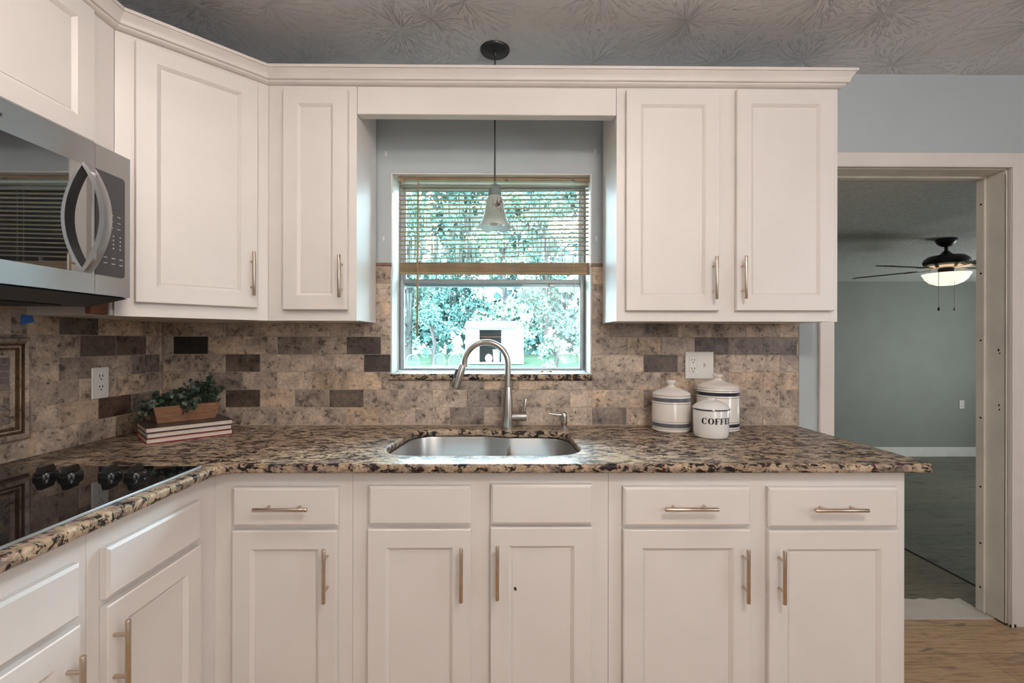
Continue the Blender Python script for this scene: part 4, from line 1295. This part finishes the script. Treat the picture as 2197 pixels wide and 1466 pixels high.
b = MB(); b.T = T; b.rings([ringp(.03, tk + .001, .008), ringp(HP - .012, tk + .001, .011)]); b.finish('moss_fill', 'soil', pl)
b = MB(); b.T = T
stems = MB(); stems.T = T
def leaf(c, n, s_):
    n = n.normalized(); t_ = n.orthogonal().normalized()
    t_ = (Matrix.Rotation(random.uniform(0, 6.28), 3, n) @ t_); w_ = n.cross(t_)
    cen = c + n * (-s_ * .12)
    pts = [c - t_ * s_, c - t_ * s_ * .5 + w_ * s_ * .62, c + t_ * s_ * .35 + w_ * s_ * .66, c + t_ * s_, c + t_ * s_ * .35 - w_ * s_ * .66, c - t_ * s_ * .5 - w_ * s_ * .62]
    vs = [b._v(p) for p in pts]; vc = b._v(cen)
    for k in range(6): b.face((vs[k], vs[(k + 1) % 6], vc), True)
sprigs = []
for k in range(44):
    bx_ = random.uniform(0, L0 + .02); by_ = random.uniform(.015, D0 - .015)
    base = Vector((bx_, by_, HP - .012))
    tall = .055 + .055 * max(0, min(1, (bx_ - .05) / .08))
    tip = base + Vector((random.uniform(-.02, .03), random.uniform(-.03, .02), tall * random.uniform(.55, 1.05)))
    sprigs.append((base, tip))
for k in range(8):   # sprigs drooping over the left end
    base = Vector((random.uniform(0, .03), random.uniform(.01, D0 - .01), HP - .006))
    tip = base + Vector((random.uniform(-.085, -.04), random.uniform(-.02, .02), random.uniform(-.055, .03)))
    sprigs.append((base, tip))
for k in range(3):   # one over the front
    base = Vector((L0 * .42 + .012 * k, -.002, HP + .004)); sprigs.append((base, base + Vector((.004 * k, -.022, -.030 + .012 * k))))
for base, tip in sprigs:
    mid = base.lerp(tip, .5) + Vector((0, 0, .010))
    stems.tube([base, mid, tip], .0008, 5)
    for q in range(15):
        f = .2 + .8 * q / 14
        c = (base.lerp(mid, f * 2) if f < .5 else mid.lerp(tip, f * 2 - 1)) + Vector((random.gauss(0, .007), random.gauss(0, .007), random.gauss(0, .005)))
        leaf(c, Vector((random.gauss(0, .6), random.gauss(-.35, .6), random.uniform(.2, 1))), random.uniform(.007, .0125))
b.finish('foliage', 'leaf', pl)
stems.finish('stems', 'stem', pl)

# ------------------------------------------------------------------ ceiling fan in the den
fc = atZ(2030, 513, ZDC)
fan = thing('ceiling_fan', 'black ceiling fan with a lit white glass bowl in the room beyond the doorway', 'ceiling fan', (fc.x, fc.y, ZDC))
GZ = lambda py: atY(2030, py, fc.y).z
def lt(prof, name, mat, parent=fan, seg=40):
    b = MB(); b.lathe([(r_, GZ(py)) for r_, py in prof], (fc.x, fc.y, 0), seg); return b.finish(name, mat, parent)
lt([(.070, 512.5), (.072, 516), (.055, 524), (.030, 529), (.012, 530)], 'canopy', 'black')
lt([(.012, 528), (.012, 541)], 'downrod', 'black')
lt([(.018, 539), (.042, 546), (.060, 547.5), (.115, 550), (.142, 556), (.150, 562), (.142, 568), (.120, 571)], 'motor_housing', 'black')
lt([(.120, 571), (.100, 575), (.060, 576.5), (.03, 577)], 'lower_housing', 'nickel')
lt([(.052, 577), (.052, 588), (.045, 588.5)], 'light_kit', 'blackplastic')
bowl = lt([(.155, 587.5), (.150, 591), (.140, 595), (.135, 599), (.105, 607), (.060, 612), (.0, 613.5)], 'glass_bowl', 'bowl')
zb_ = GZ(577)
for k in range(5):
    a = R(120) + 2 * pi * k / 5
    Tb = Matrix.Translation((fc.x, fc.y, zb_)) @ Matrix.Rotation(a, 4, 'Z') @ Matrix.Rotation(R(-9), 4, 'X')
    b = MB(); b.T = Tb
    pts = rounded([(.20, -.055, .02), (.66, -.075, .05), (.66, .075, .05), (.20, .055, .02)], 5)
    b.rings([[(q.x, q.y, -.003) for q in pts], [(q.x, q.y, .003) for q in pts]])
    bo = b.finish('blade', 'fanblade', fan)
    b = MB(); b.T = Tb
    b.rings([[(.09, -.014, -.004), (.09, .014, -.004), (.09, .014, .002), (.09, -.014, .002)], [(.17, -.02, -.007), (.17, .02, -.007), (.17, .02, -.0035), (.17, -.02, -.0035)], [(.27, -.035, -.007), (.27, .035, -.007), (.27, .035, -.0035), (.27, -.035, -.0035)]])
    b.finish('blade_bracket', 'nickel', bo)
for px, mat in ((2014, 'black'), (2048, 'chain')):
    yc_ = fc.y - (.158 if px == 2014 else .10)
    q = atY(px, 590, yc_); z1_ = atY(px, 661, yc_).z
    b = MB(); b.tube([(q.x, yc_, GZ(588)), (q.x, yc_, z1_)], .0018, 6)
    ch = b.finish('pull_chain', 'chain', fan)
    b = MB(); b.lathe([(.0, .012), (.005, .009), (.008, -.004), (.006, -.014), (0, -.017)], (q.x, yc_, z1_ - .006), 12); b.finish('chain_fob', mat, ch)
lamp('fan_bulb', 'POINT', (fc.x, fc.y, GZ(582.5)), 24, (1.0, 0.92, 0.62), 0.05)
lamp('den_fill_light', 'AREA', (7.1, 2.0, 0.9), 46, (0.95, 1.0, 0.97), 1.2, target=(3.2, 2.6, 1.9))  # added fill to brighten the den; its wall has no window

# ------------------------------------------------------------------ the garden
ZG = -0.10
b = MB()
go = [(-60, .3), (XD0 - .15, .3), (XD0 - .15, YD + .15), (60, YD + .15), (60, 90), (-60, 90)]
b.rings([[(x, y, ZG - .3) for x, y in go], [(x, y, ZG) for x, y in go]])
struct(b.finish('ground', 'grass'))
# eave of the den wing
b = MB()
p = atY(1200, 627, 4.45)
b.rings([[(p.x, y, p.z), (XD0 + .5, y, p.z), (XD0 + .5, y, p.z + .45), (p.x, y, p.z + .07)] for y in (.35, 4.5)])
struct(b.finish('roof_eave', 'shed'))
# shed
ys = 25.6
s0, s1 = atY(1000, 750, ys).x, atY(1123, 750, ys).x
zt_ = atY(1060, 703, ys).z
o0, o1 = atY(1028, 740, ys).x, atY(1076, 740, ys).x
oz = atY(1050, 708, ys).z
shed = thing('garden_shed', 'white garden shed with an open middle at the back of the lawn', 'shed', ((s0 + s1) / 2, ys + 1, ZG))
b = MB()
wall_with_holes(b, s0, s1, ZG + .05, zt_, [(o0, o1, ZG + .15, oz)], lambda a, c, d, e: b.box(a, c, ys, ys + .1, d, e))
b.finish('shed_front', 'shed', shed)
b = MB(); b.box(s0, s0 + .1, ys + .1, ys + 2.4, ZG + .05, zt_); b.box(s1 - .1, s1, ys + .1, ys + 2.4, ZG + .05, zt_); b.box(s0, s1, ys + 2.4, ys + 2.5, ZG + .05, zt_)
b.box(s0, s1, ys + .1, ys + 2.4, ZG + .05, ZG + .15)
b.finish('shed_inside', 'shedin', shed)
b = MB()
b.rings([[(x, ys - .25, zt_ - .06), (x, ys - .25, zt_ + .02), (x, ys + 1.25, zt_ + .45), (x, ys + 2.75, zt_ + .02), (x, ys + 2.75, zt_ - .06), (x, ys + 1.25, zt_ + .37)] for x in (s0 - .1, s1 - .35)])
b.finish('shed_roof', 'shedroof', shed)
b = MB()
for q in range(2): b.box(o0 + .02, o1 - .02, ys + 1.2, ys + 1.7, ZG + 1.15 + .5 * q, ZG + 1.19 + .5 * q, .01)
b.finish('shelf', 'ply', shed)
for (x0_, x1_, yo) in ((s0 - .02, o0 + .02, -.09), (o1, o1 + 1.0, -.09)):
    b = MB(); b.box(x0_, x1_, ys + yo, ys - .005, ZG + .12, zt_ - .08, .01)
    for k in range(5):
        xx = x0_ + (x1_ - x0_) * (k + .5) / 5; b.box(xx - .01, xx + .01, ys + yo - .012, ys + yo, ZG + .16, zt_ - .12, .003)
    b.finish('shed_door', 'shed', shed)
q = atY(1052, 770, ys + .6)
b = MB(); b.lathe([(.16, ZG + .151), (.22, ZG + .25), (.24, ZG + .40), (.16, ZG + .56), (.05, ZG + .62), (0, ZG + .63)], (q.x - .12, ys + .7, 0), 20, mod=lambda a, z: 1 + .12 * cos(3 * a))
tag(recentre(b.finish('stuffed_bag', 'pink'), (q.x - .12, ys + .7, ZG + .15)), 'pink bundle on the floor of the open shed', 'bag')
b = MB(); b.lathe([(.20, ZG + .151), (.24, ZG + .8), (.27, ZG + .82), (.27, ZG + .86), (.22, ZG + .90), (0, ZG + .92)], (o1 - .30, ys + .6, 0), 20)
tag(recentre(b.finish('storage_bin', 'bluebin'), (o1 - .30, ys + .6, ZG + .15)), 'blue grey lidded bin inside the open shed', 'bin')
# patio furniture
def chair(x, y, a, label):
    o = thing('patio_chair', label, 'chair', (x, y, ZG), 'pale chairs on the lawn')
    T = loc_mat((x, y, ZG + .001), a)
    b = MB(); b.T = T; b.rings([[(r_ * cos(t_) * .24, r_ * sin(t_) * .24, z) for t_ in [2 * pi * k / 20 for k in range(20)]] for r_, z in ((.9, .42), (1, .43), (1, .45), (.9, .455))]); b.finish('seat', 'patio', o)
    b = MB(); b.T = T
    b.tube([(-.22, .16, .44)] + [(.24 * cos(t_) * -1, .22, .60 + .30 * sin(t_)) for t_ in [pi * k / 12 for k in range(13)]] + [(.22, .16, .44)], .02, 8)
    for k in range(-3, 4): b.tube([(k * .06, .19, .45), (k * .06, .22, .60 + .29 * math.sqrt(max(0, 1 - (k * .25) ** 2)))], .012, 6)
    b.finish('backrest', 'patio', o)
    for sx_, sy_ in ((-1, -1), (1, -1), (-1, 1), (1, 1)):
        b = MB(); b.T = T; b.tube([(sx_ * .17, sy_ * .17, .43), (sx_ * .21, sy_ * .21, 0)], .016, 6); b.finish('leg', 'patio', o)
def gp(px, y): return atY(px, 760, y).x
chair(gp(885, 15), 15, R(10), 'pale metal garden chair on the lawn seen at the left of the window')
chair(gp(938, 16), 16, R(-12), 'pale metal garden chair on the lawn, middle one of the three')
chair(gp(979, 15.4), 15.4, R(20), 'pale metal garden chair on the lawn nearest the shed')
o = thing('patio_table', 'low pale round table on the lawn in front of the garden chairs', 'table', (gp(925, 14), 13.4, ZG))
tx = gp(930, 14)
b = MB(); b.lathe([(.62, ZG + .50), (.64, ZG + .51), (.64, ZG + .53), (0, ZG + .535)], (tx, 13.4, 0), 32); b.finish('tabletop', 'patio', o)
for k in range(3):
    a = 2 * pi * k / 3
    b = MB(); b.tube([(tx + .1 * cos(a), 13.4 + .1 * sin(a), ZG + .5), (tx + .45 * cos(a), 13.4 + .45 * sin(a), ZG + .001)], .02, 6); b.finish('leg', 'patio', o)

def cards(b, c, rad, n, size, squash=.8):
    for k in range(n):
        d = Vector((random.gauss(0, 1), random.gauss(0, 1), random.gauss(0, 1))).normalized() * (random.random() ** .4)
        p = c + Vector((d.x * rad, d.y * rad, d.z * rad * squash))
        nn = Vector((random.gauss(0, 1), random.gauss(-.4, 1), random.gauss(.4, 1))).normalized()
        t_ = nn.orthogonal().normalized(); t_ = Matrix.Rotation(random.uniform(0, 6.28), 3, nn) @ t_; w_ = nn.cross(t_)
        s_ = size * random.uniform(.6, 1.3)
        b.face([b._v(q) for q in (p - t_ * s_, p + w_ * s_ * .5, p + t_ * s_, p - w_ * s_ * .5)])
def tree(x, y, h, crown, mat, label, nclump=26, moss=False, size=.16, low=.12, name='tree', cat='tree', grp='trees behind the shed'):
    o = thing(name, label, cat, (x, y, ZG), grp)
    b = MB()
    tr_ = crown * .07 + .05
    top = Vector((x + random.uniform(-.4, .4), y, ZG + h * .8))
    b.tube([(x, y, ZG - .02), (x + .1, y, ZG + h * .35), top], [tr_ * 1.3, tr_, tr_ * .4], 10)
    f = MB()
    for k in range(nclump):
        a = random.uniform(0, 2 * pi); zf = random.uniform(low, 1)
        rr_ = crown * math.sqrt(random.random()) * (1 - .45 * max(0, zf - .5) * 2)
        c = Vector((x + rr_ * cos(a), y + rr_ * sin(a), ZG + h * zf * .96))
        rad = crown * random.uniform(.28, .46)
        cards(f, c, rad, int(150 * (rad / .9) ** 1.3), size)
        if k % 2 == 0:
            st = Vector((x, y, ZG + h * max(.15, zf * .6))); b.tube([st, st.lerp(c, .6) + Vector((0, 0, .2)), c], [tr_ * .35, tr_ * .22, tr_ * .1], 6)
    b.finish('trunk', 'bark', o)
    f.finish('foliage', mat, o)
    if moss:
        g = MB()
        for k in range(70):
            a = random.uniform(0, 2 * pi); rr_ = crown * random.uniform(.2, 1)
            p = Vector((x + rr_ * cos(a), y + rr_ * sin(a), ZG + h * random.uniform(.35, .9)))
            for q in range(6):
                w_ = random.uniform(.03, .09); l_ = random.uniform(.8, 2.2)
                e = p + Vector((random.gauss(0, .15), random.gauss(0, .15), 0)); t_ = random.uniform(0, 3.14)
                dx_, dy_ = w_ * cos(t_), w_ * sin(t_)
                g.face([g._v(v_) for v_ in ((e.x - dx_, e.y - dy_, e.z), (e.x + dx_, e.y + dy_, e.z), (e.x + dx_ * .7, e.y + dy_ * .7, e.z - l_ * .6), (e.x, e.y, e.z - l_), (e.x - dx_ * .7, e.y - dy_ * .7, e.z - l_ * .6))])
        g.finish('hanging_moss', 'moss', o)
T_ = [(-7.2, 31.5, 12.5, 2.3, 0, True, 'tall tree hung with grey moss at the far left of the garden'),
      (-0.3, 32, 13, 2.3, 1, False, 'bright leafy tree directly behind the shed'),
      (6.6, 31.5, 12.5, 2.3, 1, False, 'bright green tree at the right side of the window view'),
      (-10.6, 39.5, 15, 2.4, 1, False, 'tree beyond the left window frame'),
      (-3.6, 39.5, 16, 2.4, 2, True, 'dark mossy tree rising between the left window edge and the shed'),
      (3.3, 39.5, 16, 2.4, 0, True, 'leafy mossy tree behind the right corner of the shed'),
      (10.2, 39.5, 15, 2.4, 2, False, 'tree beyond the right window frame')]
for x, y, h, cr_, mi, ms, lb in T_:
    tree(x, y, h, cr_, 'tree%d' % mi, lb, moss=ms)
for x, y, h, cr_, mi, lb in ((2.55, 22.8, 1.9, .8, 1, 'low bright bush just right of the shed'), (4.6, 26.2, 3.0, .9, 0, 'taller bush at the right of the lawn'),
                          (-4.6, 26.5, 3.6, 1.0, 2, 'dark bush close to the left side of the shed'), (-7.6, 25.4, 2.4, 1.0, 0, 'bush at the left edge of the lawn')):
    tree(x, y, h, cr_, 'tree%d' % mi, lb, nclump=16, size=.11, low=.1, name='bush', cat='bush', grp='bushes on the lawn')
# a far belt of woodland closes the view
b = MB()
for k in range(330):
    x = random.uniform(-26, 26); z = random.uniform(0, 19)
    cards(b, Vector((x, random.uniform(47, 52), ZG + z + .5)), random.uniform(1.7, 2.6), 90, .5)
o = b.finish('woodland', 'tree2'); o['kind'] = 'stuff'
tag(o, 'distant belt of dense green woodland behind the garden trees', 'woodland')
